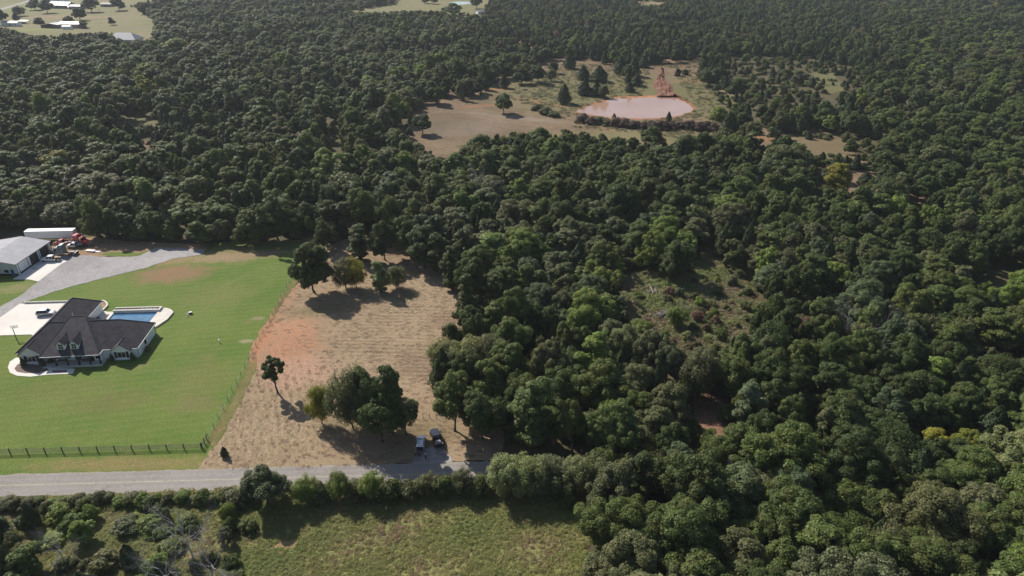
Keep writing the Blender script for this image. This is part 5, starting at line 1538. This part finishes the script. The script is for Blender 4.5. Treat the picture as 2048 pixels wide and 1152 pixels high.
# ------------------------------------------------------------------ the woods
CLEAR = [   # places where the photograph shows open ground, buildings or small things, not woodland crowns
 [(-60, 640), (-60, 470), (50, 458), (160, 458), (200, 478), (240, 488), (330, 484), (420, 492), (570, 488), (604, 480), (660, 484), (705, 470), (800, 500), (830, 505), (890, 515), (925, 550), (918, 640), (880, 660), (850, 740), (870, 800), (1000, 860), (1000, 905), (985, 917), (1260, 908), (1262, 925), (960, 950), (980, 990), (960, 1000), (1010, 1005), (1150, 1010), (1160, 1060), (1140, 1210), (500, 1210), (470, 1075), (560, 1040), (540, 1020), (440, 1000), (300, 998), (0, 1000), (-60, 1000)],
 [(1250, 605), (1252, 552), (1330, 540), (1392, 560), (1392, 500), (1440, 505), (1450, 550), (1505, 565), (1515, 605), (1485, 640), (1440, 690), (1380, 705), (1330, 665), (1275, 650)],
 [(822, 275), (840, 222), (870, 212), (985, 185), (985, 165), (1040, 160), (1100, 160), (1080, 125), (1180, 118), (1225, 140), (1290, 130), (1390, 122), (1395, 160), (1445, 215), (1440, 260), (1500, 268), (1560, 288), (1440, 262), (1330, 282), (1190, 262), (1130, 258), (1050, 262), (960, 262), (920, 290), (905, 318), (870, 310)],
 [(1015, 81), (1092, 80), (1092, 84), (1020, 85)],
 [(-10, -10), (320, -10), (255, 10), (310, 45), (300, 62), (230, 62), (60, 70), (-10, 48)],
 [(228, 62), (290, 62), (310, 78), (232, 76)],
 [(690, 24), (790, 8), (800, -10), (985, -12), (960, 26), (850, 20), (770, 22)],
 [(1275, 4), (1325, 3), (1322, 9), (1280, 9)],
 [(255, 237), (305, 237), (300, 247), (260, 246)], [(278, 291), (340, 305), (330, 312), (290, 303)],
 [(1600, 287), (1640, 284), (1690, 298), (1678, 304), (1620, 299)], [(1695, 348), (1716, 350), (1730, 385), (1700, 385)], [(1828, 388), (1862, 392), (1858, 404), (1832, 402)],
 [(1640, 150), (1668, 149), (1666, 154), (1642, 154)], [(1664, 176), (1684, 178), (1682, 182), (1664, 181)], [(1820, 210), (1832, 212), (1835, 224), (1822, 220)],
 [(1392, 795), (1412, 795), (1428, 830), (1450, 862), (1408, 860), (1394, 830)],
 # crowns of their own that nothing stands before
 [(1838, 864), (1868, 858), (1892, 878), (1860, 888)], [(1908, 872), (1930, 860), (1945, 876), (1928, 888)], [(640, 318), (652, 302), (682, 304), (690, 320), (665, 328)], [(335, 97), (345, 88), (380, 88), (390, 98), (360, 103)], [(1990, 530), (2040, 520), (2060, 570), (1995, 580)], [(1635, 345), (1690, 340), (1690, 365), (1640, 365)],
]
SOFT = [   # thin scrub: only bushes
 [(-160, 1000), (440, 1000), (560, 1040), (500, 1075), (520, 1300), (-160, 1300)],
 [(1500, 262), (1760, 280), (1760, 420), (1640, 360), (1520, 300)], [(1440, 110), (1700, 130), (1740, 200), (1640, 240), (1460, 240)]]
BB = [(min(p[0] for p in q), min(p[1] for p in q), max(p[0] for p in q), max(p[1] for p in q)) for q in CLEAR]
def clear_hit(px, py):
    for q, b_ in zip(CLEAR, BB):
        if b_[0] <= px <= b_[2] and b_[1] <= py <= b_[3] and inpoly(px, py, q): return True
    return False
def covers(x, y, w, h):
    r = w / 2
    for (dx, z) in ((0, 0), (0, h * .97), (-r * .62, h * .8), (r * .62, h * .8), (-r * .9, h * .5), (r * .9, h * .5), (0, h * .5), (-r * .7, h * .22), (r * .7, h * .22)):
        a_, b2 = PR(x + dx, y, z)
        if clear_hit(a_, b2): return True
    return False

_q = random.Random(77)
CLR = [(1255, 575), (1330, 550), (1420, 545), (1490, 575), (1505, 620), (1470, 680), (1400, 720), (1320, 690), (1270, 640)]
_n = 0
while _n < 52:
    px, py = _q.uniform(1235, 1520), _q.uniform(545, 740)
    if not inpoly(px, py, CLR) or (abs(px - 1340) < 45 and -14 < py - 628 < 30) or (abs(px - 1304) < 24 and abs(py - 588) < 18): continue
    g_ = G(px, py); w = _q.uniform(1.4, 4.2)
    if not near_ok(g_.x, g_.y, w * .5, .7): continue
    plant(px, py, _q.choice(['shrub0', 'shrub1', 'shrub2', 'spray0']), w, w * _q.uniform(.5, .9), _q.choice(['olive green', 'fresh green', 'grey green', 'mid green', 'rusty brown', 'pale green']), None, 'bush', 'bush')
    TREES[-1]['place'] = 'inside the scrub clearing'
    _n += 1
HOUSE_BOX = [(-150, 120), (-60, 120), (-60, 200), (-150, 200)]
def zone(px, py):
    if py > 985 and px < 560: return 'scrub'
    if py > 930 and px > 1130: return 'lower'
    if py < 300 and 1080 < px < 1760: return 'cedars'
    if py < 130 and 950 < px < 1400: return 'cedars'
    if 240 < px < 480 and 240 < py < 330: return 'cedars'
    return 'wood'
def rcol(z, kind, patch=None):
    u = random.random()
    if kind == 'cedar': return 'cedar green'
    if patch is not None and random.random() < .62:      # stands of one kind
        if patch < -.28: return 'dark green'
        if patch < -.08: return random.choice(('dark green', 'mid green'))
        if patch < .1: return 'mid green'
        if patch < .24: return random.choice(('grey green', 'mid green', 'blue green'))
        return random.choice(('olive green', 'fresh green', 'mid green', 'grey green'))
    if z == 'scrub': return random.choice(['mid green', 'olive green', 'mid green', 'fresh green', 'grey green', 'dark green'])
    for c_, pr_ in (('dark green', .34), ('mid green', .27), ('grey green', .15), ('olive green', .085), ('blue green', .075), ('fresh green', .045), ('pale green', .025), ('yellow green', .004), ('rusty brown', .002)):
        if u < pr_: return c_
        u -= pr_
    return 'mid green'

def try_tree(x, y, big=True, f=.62):
    px, py = PR(x, y, 0)
    if y < 40 or not (-260 < px < 2320) or py > 1560: return
    z = zone(px, py)
    soft = any(inpoly(px, py, q) for q in SOFT) or (y > 330 and mnoise.noise(Vector((x * .011, y * .011, 1.7))) > .42)
    u = random.random()
    if soft and random.random() < (.45 if y > 330 else .72): return
    near = y < 330
    if soft or z == 'scrub':
        kind = 'shrub' if u < .7 else ('cedar' if u < .85 else 'oak')
        w, h = (random.uniform(2.4, 6.5), random.uniform(1.4, 3.8))
        if kind == 'cedar': w, h = random.uniform(3, 6), random.uniform(4, 8)
        if kind == 'oak': w, h = random.uniform(5, 8), random.uniform(4.5, 7)
    elif z == 'cedars':
        kind = 'cedar' if u < .55 else 'oak'
        w, h = (random.uniform(5, 8.5), random.uniform(7, 11.5)) if kind == 'cedar' else (random.uniform(8, 12), random.uniform(8, 12))
    else:
        kind = 'oak' if u < .74 else ('tall' if u < .84 else ('spray' if u < .95 else 'cedar'))
        w = random.choice((random.uniform(6.5, 10), random.uniform(9, 14), random.uniform(13, 17.5))) if big else random.uniform(3.5, 7.5)
        h = random.uniform(9.5, 13.5) * (.74 + .026 * w) * (1 + .45 * mnoise.noise(Vector((x * .018, y * .018, 3.3)))) if big else random.uniform(4, 8.5)
        if kind == 'tall': w *= .7; h *= 1.1
        if kind == 'spray': h *= .78; w *= .95
        if kind == 'cedar': w, h = random.uniform(5, 8), random.uniform(8, 12)
        if z == 'lower' and big and kind == 'oak': w *= 1.15
        if y > 400: h *= .88
        if kind == 'oak': h = max(h, .72 * w)
    if not near_ok(x, y, w * .5, f): return
    if covers(x, y, w, h):
        kind = random.choice(['shrub', 'shrub', 'oak']); w, h = random.uniform(3, 5.5), random.uniform(2, 4.5)
        if covers(x, y, w, h) or not near_ok(x, y, w * .5, f): return
    n = {'oak': 8, 'tall': 3, 'spray': 3, 'shrub': 3, 'cedar': 4}[kind]
    TREES.append(dict(x=x, y=y, proto=('grand%d' % random.randrange(4)) if kind == 'oak' and w > 12.5 and y < 230 else '%s%d' % (kind, random.randrange(n)), w=w, h=h, col=rcol(z, kind, mnoise.noise(Vector((x * .022, y * .022, 9.1)))), label=None, name={'oak': 'oak_tree', 'tall': 'tall_tree', 'spray': 'feathery_tree', 'shrub': 'bush', 'cedar': 'cedar_tree'}[kind], cat='bush' if kind == 'shrub' else 'tree', group=None, hand=False, rz=random.uniform(0, 6.28)))
    put(x, y, w * .5)
def scatter(n, y0, y1, big, f):
    for _ in range(n):
        y = math.sqrt(random.uniform(y0 * y0, y1 * y1))
        hw = y * .80 + 45
        try_tree(random.uniform(-hw, hw), y, big, f)
scatter(2600, 45, 140, True, .5)
scatter(6000, 100, 330, True, .53)
def scatter_in(poly, n, f):
    q = [tuple(G(*p)[:2]) for p in poly]
    x0, x1, y0, y1 = min(p[0] for p in q), max(p[0] for p in q), min(p[1] for p in q), max(p[1] for p in q)
    for _ in range(n):
        x, y = random.uniform(x0, x1), random.uniform(y0, y1)
        if inpoly(x, y, q): try_tree(x, y, False, f)
scatter_in([(-120, 1010), (440, 1003), (560, 1040), (490, 1080), (520, 1250), (-120, 1250)], 300, .62)
scatter(9000, 45, 330, False, .54)
scatter(26000, 330, 1190, True, .56)
scatter(9000, 330, 900, False, .62)

# who is close enough to be an individual
def shown(t_):
    zc = t_['y'] * math.cos(PITCH) - (-CAMH) * math.sin(PITCH)
    return math.sqrt(t_['w'] * t_['h']) * FPX / zc
def inframe(t_):
    px, py = PR(t_['x'], t_['y'], t_['h'] * .6)
    m_ = t_['w'] * .3 * sc(py)
    return -m_ < px < 2048 + m_ and -m_ < py < 1152 + m_
for t_ in TREES: t_['size'] = shown(t_); t_['in'] = inframe(t_)
IND = [t_ for t_ in TREES if t_['hand']]
LIM = {'broad': 285, 'cedar_tree': 110, 'bush': 150}
cnt = {'broad': 0, 'cedar_tree': 0, 'bush': 0}
def kclass(t_): return t_['name'] if t_['name'] in ('cedar_tree', 'bush') else 'broad'
for t_ in IND:
    cnt[kclass(t_)] += 1
STUFF = []
for t_ in sorted((q for q in TREES if not q['hand']), key=lambda q: -q['size'] if q['in'] else q['y']):
    c_ = kclass(t_)
    if t_['in'] and cnt[c_] < LIM[c_]:
        cnt[c_] += 1; IND.append(t_)
    else: STUFF.append(t_)

# labels: colour, size, kind, place; look-alikes of one place are told apart by their order across the photo
def place(px, py):
    if py > 985 and px < 560: return 'in the scrub at the lower left'
    if py > 1085 and px > 1130: return 'at the bottom edge of the lower right wood'
    if py > 930 and px > 1700: return 'at the far right of the lower wood'
    if py > 930 and px > 1130: return 'in the lower wood right of the hedge'
    if py > 830 and px > 1500: return 'above the lower right wood'
    if py > 780 and px > 1450: return 'in the wood right of the earth track'
    if py > 780 and px > 1180: return 'in the wood left of the earth track'
    if py > 780: return 'in the wood between parking and track'
    if py > 640 and px > 1750: return 'in the middle of the right edge wood'
    if py > 640 and px > 1450: return 'in the wood right of the fallen branches'
    if py > 640 and px > 1150: return 'in the wood below the fallen branches'
    if py > 640: return 'in the wood right of the mown field'
    if py > 500 and px > 1750: return 'high in the right edge wood'
    if py > 500 and px > 1450: return 'in the wood right of the scrub clearing'
    if py > 500 and px > 1150: return 'around the scrub clearing'
    if py > 500 and px > 850: return 'in the wood beyond the field corner'
    if py > 400 and px < 330: return 'in the wood behind the metal shop'
    if py > 400 and px < 640: return 'in the wood at the top of the lawn'
    if py > 400 and px < 950: return 'in the wood above the mown field'
    if py > 400 and px < 1450: return 'in the wood above the scrub clearing'
    if py > 400: return 'in the wood below the dry gap'
    if px > 1440 and py < 260: return 'in the cedar scrub right of the pond'
    if px > 1080 and py < 200: return 'in the trees above the pond'
    if px < 700: return 'in the wood far behind the lawn'
    if px < 1100: return 'in the wood below the dry pasture'
    return 'in the wood below the red pond'
ORD = ['first', 'second', 'third', 'fourth', 'fifth', 'sixth', 'seventh', 'eighth', 'ninth', 'tenth', 'eleventh', 'twelfth', 'thirteenth', 'fourteenth', 'fifteenth', 'sixteenth', 'seventeenth', 'eighteenth', 'nineteenth', 'twentieth']
KN = {'oak_tree': 'oak', 'tall_tree': 'upright tree', 'feathery_tree': 'feathery tree', 'bush': 'bush', 'cedar_tree': 'cedar'}
fam = {}
for t_ in IND:
    if t_['label']: continue
    px, py = PR(t_['x'], t_['y'], t_['h'] * .5)
    pl_ = t_.get('place') or place(px, py)
    big = 'large' if t_['w'] > 11.3 else ('small' if t_['w'] < 7 else 'mid sized')
    if t_['name'] == 'bush': big = 'low'
    colw = 'dark' if t_['col'] == 'cedar green' else t_['col']
    t_['px'] = px
    fam.setdefault((big, colw, t_['name'], pl_), []).append(t_)
for (big, colw, nm, pl_), L_ in fam.items():
    L_.sort(key=lambda q: q['px'])
    for i, t_ in enumerate(L_):
        s_ = '%s %s %s %s' % (big, colw, KN[nm], pl_)
        if len(L_) > 1: s_ += ', leftmost' if i == 0 else (', rightmost' if i == len(L_) - 1 else ', %s from left' % ORD[min(i, 19)])
        t_['label'] = s_ if len(s_.split()) <= 16 else s_.replace('in the ', 'in ', 1).replace('mid sized ', 'medium ')
    for t_ in L_: t_['group'] = '%ss %s' % ({'oak_tree': 'oak', 'tall_tree': 'upright tree', 'feathery_tree': 'feathery tree', 'bush': 'bushe', 'cedar_tree': 'cedar'}[nm], pl_)

def vary(c, a=.13):
    v = random.uniform(1 - a, 1 + a)
    return (c[0] * v * random.uniform(.94, 1.06), c[1] * v, c[2] * v * random.uniform(.9, 1.1), 1)
for t_ in IND:
    me, tr, rx, hz = PROTO[t_['proto']]
    e = empty(t_['name'], (t_['x'], t_['y'], 0), t_['rz'], t_['label'], t_['cat'], t_['group'])
    e.scale = (t_['w'] / (2 * rx), t_['w'] / (2 * rx), t_['h'] / hz)
    c = bpy.data.objects.new('crown' if t_['cat'] == 'tree' else 'foliage', me); c.color = vary(PAL[t_['col']]); link(c, e)
    k_ = bpy.data.objects.new('trunk' if t_['cat'] == 'tree' else 'stem', tr); link(k_, e)

# everything farther off: one mass of woodland, instanced on points
def gn_stuff(name, protos, items, extra_label=None):
    """items: (x, y, z, rz, sxy, sz, proto index, rgba)"""
    n = len(items)
    A = np.array([[i[0], i[1], i[2], i[3], i[4], i[5], i[6]] for i in items], dtype=np.float32)
    me = bpy.data.meshes.new(name)
    me.vertices.add(n); me.vertices.foreach_set('co', A[:, :3].ravel())
    def attr(nm, tp, data, key='value'):
        a_ = me.attributes.new(nm, tp, 'POINT'); a_.data.foreach_set(key, data)
    rot = np.zeros((n, 3), np.float32); rot[:, 2] = A[:, 3]
    scl = np.stack([A[:, 4], A[:, 4], A[:, 5]], 1).astype(np.float32)
    attr('rot', 'FLOAT_VECTOR', rot.ravel(), 'vector'); attr('scl', 'FLOAT_VECTOR', scl.ravel(), 'vector')
    attr('idx', 'INT', A[:, 6].astype(np.int32))
    attr('color', 'FLOAT_COLOR', np.array([i[7] for i in items], np.float32).ravel(), 'color')
    o = link(bpy.data.objects.new(name, me)); tag(o, extra_label, None, None, 'stuff')
    col = bpy.data.collections.new(name + '_kinds')
    for i, pm in enumerate(protos):
        col.objects.link(bpy.data.objects.new('%s_kind_%02d' % (name, i), pm))
    ng = bpy.data.node_groups.new(name, 'GeometryNodeTree')
    ng.interface.new_socket('Geometry', in_out='INPUT', socket_type='NodeSocketGeometry')
    ng.interface.new_socket('Geometry', in_out='OUTPUT', socket_type='NodeSocketGeometry')
    N = ng.nodes; Lk = ng.links
    gi, go = N.new('NodeGroupInput'), N.new('NodeGroupOutput')
    ci = N.new('GeometryNodeCollectionInfo'); ci.inputs[0].default_value = col
    ci.inputs['Separate Children'].default_value = True; ci.inputs['Reset Children'].default_value = True
    ip = N.new('GeometryNodeInstanceOnPoints'); ip.inputs['Pick Instance'].default_value = True
    def na(nm, tp):
        a_ = N.new('GeometryNodeInputNamedAttribute'); a_.data_type = tp; a_.inputs[0].default_value = nm; return a_.outputs[0]
    m2p = N.new('GeometryNodeMeshToPoints')
    Lk.new(gi.outputs[0], m2p.inputs[0]); Lk.new(m2p.outputs[0], ip.inputs['Points'])
    Lk.new(ci.outputs[0], ip.inputs['Instance']); Lk.new(na('idx', 'INT'), ip.inputs['Instance Index'])
    er = N.new('FunctionNodeEulerToRotation'); Lk.new(na('rot', 'FLOAT_VECTOR'), er.inputs[0]); Lk.new(er.outputs[0], ip.inputs['Rotation'])
    Lk.new(na('scl', 'FLOAT_VECTOR'), ip.inputs['Scale'])
    Lk.new(ip.outputs[0], go.inputs[0])
    md = o.modifiers.new('instances', 'NODES'); md.node_group = ng
    return o
FARP, FARI = [], {}
for kind, n in (('oak', 7), ('tall', 2), ('spray', 2), ('shrub', 2), ('cedar', 3)):
    for i in range(n):
        if kind == 'oak': q = crown_mesh('crown', 'oak', 5.6, 1.2, 12.0, 96, 7500, .24, M['leaf'], .15)[0]; d_ = (5.6, 12.0)
        elif kind == 'tall': q = crown_mesh('crown', 'tall', 3.0, .6, 14.0, 56, 5000, .23, M['leaf'], .15)[0]; d_ = (3.0, 14.0)
        elif kind == 'spray': q = crown_mesh('crown', 'spray', 4.6, 1.0, 8.5, 70, 5200, .2, M['leaf'], .3)[0]; d_ = (4.6, 8.5)
        elif kind == 'shrub': q = crown_mesh('crown', 'shrub', 2.2, .1, 3.2, 20, 1500, .2, M['leaf'], .2)[0]; d_ = (2.2, 3.2)
        else: q = cedar_mesh('crown', 2.9, 9.0, 3600, .23, i * 1.7); d_ = (2.9, 9.0)
        FARI.setdefault(kind, []).append((len(FARP), d_)); FARP.append(q)
items = []
for t_ in STUFF:
    kind = t_['proto'][:-1].replace('solo', 'oak').replace('grand', 'oak')
    pi_, (rx, hz) = random.choice(FARI[kind])
    items.append((t_['x'], t_['y'], 0, t_['rz'], t_['w'] / (2 * rx), t_['h'] / hz, pi_, vary(PAL[t_['col']])))
gn_stuff('woodland', FARP, items, 'mass of dark green woodland reaching to the horizon')
print('TREES', len(TREES), 'individual', len(IND), cnt, 'mass', len(STUFF))

# ------------------------------------------------------------------ weeds, tufts and hay
def tuft_mesh(n, r, h, w):
    a = rng.uniform(0, 2 * math.pi, n); rr = r * np.sqrt(rng.random(n))
    P = np.stack([rr * np.cos(a), rr * np.sin(a), rng.uniform(.15, 1, n) * h * (1 - .5 * rr / r)], 1)
    N = unit(n) * .6 + np.array([0, 0, 1]); N /= np.linalg.norm(N, axis=1, keepdims=True)
    V, Q = leaf_quads(P, N, w, 1.6); V[:, 2] = np.maximum(V[:, 2], .01)
    return np_mesh('tuft', V, Q, M['leaf'])
TUFTS = [tuft_mesh(60, .8, .42, .1) for _ in range(4)] + [tuft_mesh(46, .45, .9, .08) for _ in range(2)]
def strew(poly_px, n, cols, smin, smax, seed, avoid=(), dens=None):
    q = random.Random(seed)
    pts = [G(*p) for p in poly_px]
    x0, x1, y0, y1 = min(p.x for p in pts), max(p.x for p in pts), min(p.y for p in pts), max(p.y for p in pts)
    wp = [(p.x, p.y) for p in pts]
    out = []
    for _ in range(n):
        x, y = q.uniform(x0, x1), q.uniform(y0, y1)
        if not inpoly(x, y, wp) or any(inpoly(x, y, a_) for a_ in avoid): continue
        patch = .5 + .5 * math.sin(x * .21 + 1.3 * math.sin(y * .17)) * math.sin(y * .26 + 1.1 * math.sin(x * .11))
        if q.random() > .25 + .75 * patch: continue
        c = cols[min(len(cols) - 1, int((patch * .6 + q.random() * .4) * len(cols)))]
        s_ = q.uniform(smin, smax)
        v = q.uniform(.8, 1.2)
        out.append((x, y, .02, q.uniform(0, 6.28), s_ * q.uniform(.8, 1.3), s_ * q.uniform(.7, 1.2), q.randrange(6), (c[0] * v, c[1] * v, c[2] * v, 1)))
    return out
MC = [(0.27, 0.2, 0.11), (0.275, 0.255, 0.1), (0.25, 0.265, 0.088), (0.23, 0.26, 0.08), (0.19, 0.24, 0.068)]
bare = [[tuple(G(535, 1098)[:2]), tuple(G(560, 1080)[:2]), tuple(G(600, 1078)[:2]), tuple(G(590, 1096)[:2])]]
gn_stuff('meadow_weeds', TUFTS, strew([(-150, 1015), (140, 1006), (430, 992), (640, 985), (1160, 980), (1180, 1060), (1170, 1150), (1200, 1320), (-250, 1320)], 44000, MC, .34, .72, 5, bare), 'rough weedy grass of the foreground meadow')
gn_stuff('verge_weeds', TUFTS, strew([(-130, 1002), (140, 994), (430, 979), (640, 973), (1000, 963), (1180, 955), (1180, 985), (640, 1000), (430, 1012), (-150, 1035)], 9000, [(0.28, 0.24, 0.085), (0.25, 0.24, 0.08), (0.2, 0.22, 0.07)], .5, 1.2, 6), 'tall weeds on the verge below the road')
gn_stuff('scrub_weeds', TUFTS, strew([(1235, 560), (1300, 540), (1400, 520), (1405, 505), (1440, 500), (1450, 540), (1510, 575), (1530, 620), (1500, 680), (1440, 740), (1380, 760), (1290, 720), (1230, 650)], 16000, [(0.25, 0.19, 0.115), (0.25, 0.23, 0.115), (0.21, 0.24, 0.09), (0.2, 0.25, 0.08)], .7, 1.6, 8), 'tall weeds and brambles of the scrub clearing')
gn_stuff('pasture_weeds', TUFTS, strew([(1100, 130), (1290, 125), (1390, 122), (1450, 210), (1500, 262), (1400, 290), (1300, 270), (1150, 255), (1060, 215), (1000, 190), (1050, 165)], 6000, [(0.2, 0.15, 0.085), (0.17, 0.165, 0.07), (0.14, 0.15, 0.06), (0.12, 0.14, 0.055)], .9, 2.2, 9, [[tuple(G(*p)[:2]) for p in POND], [tuple(G(*p)[:2]) for p in [(1300, 135), (1345, 135), (1375, 195), (1290, 197)]]]), 'coarse grass round the red pond')
HAYT = []
for _ in range(4):
    n = 34; a = rng.uniform(0, 2 * math.pi, n); rr = .5 * np.sqrt(rng.random(n))
    P = np.stack([rr * np.cos(a) * 1.8, rr * np.sin(a), rng.uniform(.03, .16, n)], 1); Nn = unit(n) * .5 + np.array([0, 0, 1]); Nn /= np.linalg.norm(Nn, axis=1, keepdims=True)
    V, Q = leaf_quads(P, Nn, .06, 3.0); V[:, 2] = np.maximum(V[:, 2], .01); HAYT.append(np_mesh('hay', V, Q, M['leaf']))
hay_items = []
q = random.Random(12)
hp = [tuple(G(*p)[:2]) for p in HAY]
hx0, hx1, hy0, hy1 = min(p[0] for p in hp), max(p[0] for p in hp), min(p[1] for p in hp), max(p[1] for p in hp)
for _ in range(6500):
    x, y = q.uniform(hx0, hx1), q.uniform(hy0, hy1)
    if not inpoly(x, y, hp): continue
    if x < -38 and y < 150: ang = R2(90 - 66 + 90); ph = (x * math.cos(R2(24)) + 0) # rows slanting
    else: ang = R2(-3)
    d_ = (-x * math.sin(ang) + y * math.cos(ang)) % 1.9
    if d_ > .75 and q.random() < .6: continue
    if (x + 57) ** 2 / 80 + (y - 157) ** 2 / 260 < 1 and q.random() < .8: continue
    v = q.uniform(.85, 1.12)
    hay_items.append((x, y, .05, ang + q.uniform(-.5, .5), q.uniform(.4, .9), q.uniform(.4, 1.0), q.randrange(4), (.37 * v, .275 * v, .185 * v, 1)))
gn_stuff('cut_hay', HAYT, hay_items, 'swaths of cut hay lying on the mown field')

# ------------------------------------------------------------------ dead wood
def branch(m, p, d, L, r, depth, q, tips):
    a_ = Vector(p)
    for _ in range(3):
        b2 = a_ + d * (L / 3) + Vector((q.uniform(-1, 1), q.uniform(-1, 1), q.uniform(-.5, 1))) * L * .06
        m.tube(a_, b2, r, r * .78, 5 if depth > 1 else 4, False)
        r *= .78; a_ = b2
        d = (d + Vector((q.uniform(-1, 1), q.uniform(-1, 1), q.uniform(-.6, .8))) * .22).normalized()
        if depth > 0:
            for _ in range(2 if depth > 1 else 3):
                nd = (d + Vector((q.uniform(-1, 1), q.uniform(-1, 1), q.uniform(-.5, .8))) * .95).normalized()
                branch(m, a_, nd, L * q.uniform(.45, .7), r * .6, depth - 1, q, tips)
def dead_tree(px, py, lean, L, r, seed, label, depth=3, h=None):
    q = random.Random(seed)
    t = empty('dead_tree', tuple(G(px, py)), 0, label, 'dead tree', 'bare grey trees in the lower left scrub')
    m = MB().path([(0, 0, -.1), Vector(lean) * (L * .35), Vector(lean) * (L * .7)], [r, r * .8, r * .6], 7)
    m.build('trunk', M['dead_wood'], t)
    m = MB()
    for k_ in range(6):
        s_ = Vector(lean) * (L * (.3 + .08 * k_))
        a0 = k_ * 2.4 + q.uniform(-.4, .4)
        branch(m, s_, Vector((math.cos(a0), math.sin(a0) , q.uniform(.3, 1.0))).normalized(), L * q.uniform(.4, .62), r * .42, depth - 1, q, None)
    branch(m, Vector(lean) * (L * .7), Vector((-.7, .3, .6)).normalized(), L * .6, r * .55, depth, q, None)
    m.build('bare_branch', M['dead_wood'], t)
dead_tree(392, 1130, (-.1, .05, 1), 8.4, .16, 4, 'bare dead tree with long pale limb in the lower left scrub')
dead_tree(425, 1175, (.12, .1, 1), 7.0, .15, 9, 'bare grey dead tree at the bottom edge right of the scrub')
dead_tree(130, 1128, (0, 0, 1), 5.0, .11, 15, 'small bare grey dead tree at the bottom left')
dead_tree(345, 1190, (-.1, 0, 1), 6.5, .14, 21, 'twiggy bare dead tree at the bottom edge below the tallest one')
dead_tree(975, 425, (0, .05, 1), 12.0, .22, 33, 'bare grey tree in the wood above the mown field')
dead_tree(1715, 725, (0, .05, 1), 11.5, .13, 41, 'bare grey tree crown in the right wood')
for nm_ in [o for o in bpy.data.objects if o.name.startswith('dead_tree') and o.get('label', '').startswith('bare') and ('right wood' in o['label'] or 'lime' in o['label'] or 'mown' in o['label'])]:
    nm_['group'] = 'bare grey trees in the woods'
def brush_pile(px, py, n, L, label, seed, rz):
    q = random.Random(seed); m = MB()
    for i in range(n):
        a0 = rz + q.uniform(-.5, .5); l_ = L * q.uniform(.35, 1); c = Vector((q.uniform(-.25, .25) * L, q.uniform(-.16, .16) * L, q.uniform(.1, .9)))
        d = Vector((math.cos(a0), math.sin(a0), q.uniform(-.12, .2)))
        p0, p1 = c - d * l_ / 2, c + d * l_ / 2
        p0.z = max(.06, p0.z); p1.z = max(.06, p1.z)
        r = q.uniform(.05, .16)
        m.path([p0, (p0 + p1) / 2 + Vector((0, 0, q.uniform(-.05, .15))), p1], [r, r * .8, r * .3], 5)
        branch(m, p1, d, l_ * .3, r * .3, 1, q, None)
    o = m.build('fallen_branches', M['dead_wood']); o.location = G(px, py, .03); tag(o, label, 'branches')
brush_pile(1340, 628, 26, 8.5, 'long heap of fallen grey branches in the scrub clearing', 3, .25)
brush_pile(1304, 584, 9, 4.5, 'small white fallen branches at the top left of the clearing', 8, 1.4)

# ------------------------------------------------------------------ haze of the summer air
hz_, nt, bs = newmat('air')
nt.nodes.remove(bs)
pv = nt.nodes.new('ShaderNodeVolumePrincipled')
pv.inputs['Color'].default_value = (0.86, 0.92, 1.0, 1)
pv.inputs['Density'].default_value = 0.00008
pv.inputs['Anisotropy'].default_value = 0.2
nt.links.new(pv.outputs[0], nt.nodes['Material Output'].inputs['Volume'])
hm = MB().box((0, 1950, 59), (5300, 4600, 124)).build('haze', hz_)
tag(hm, None, None, None, 'stuff')
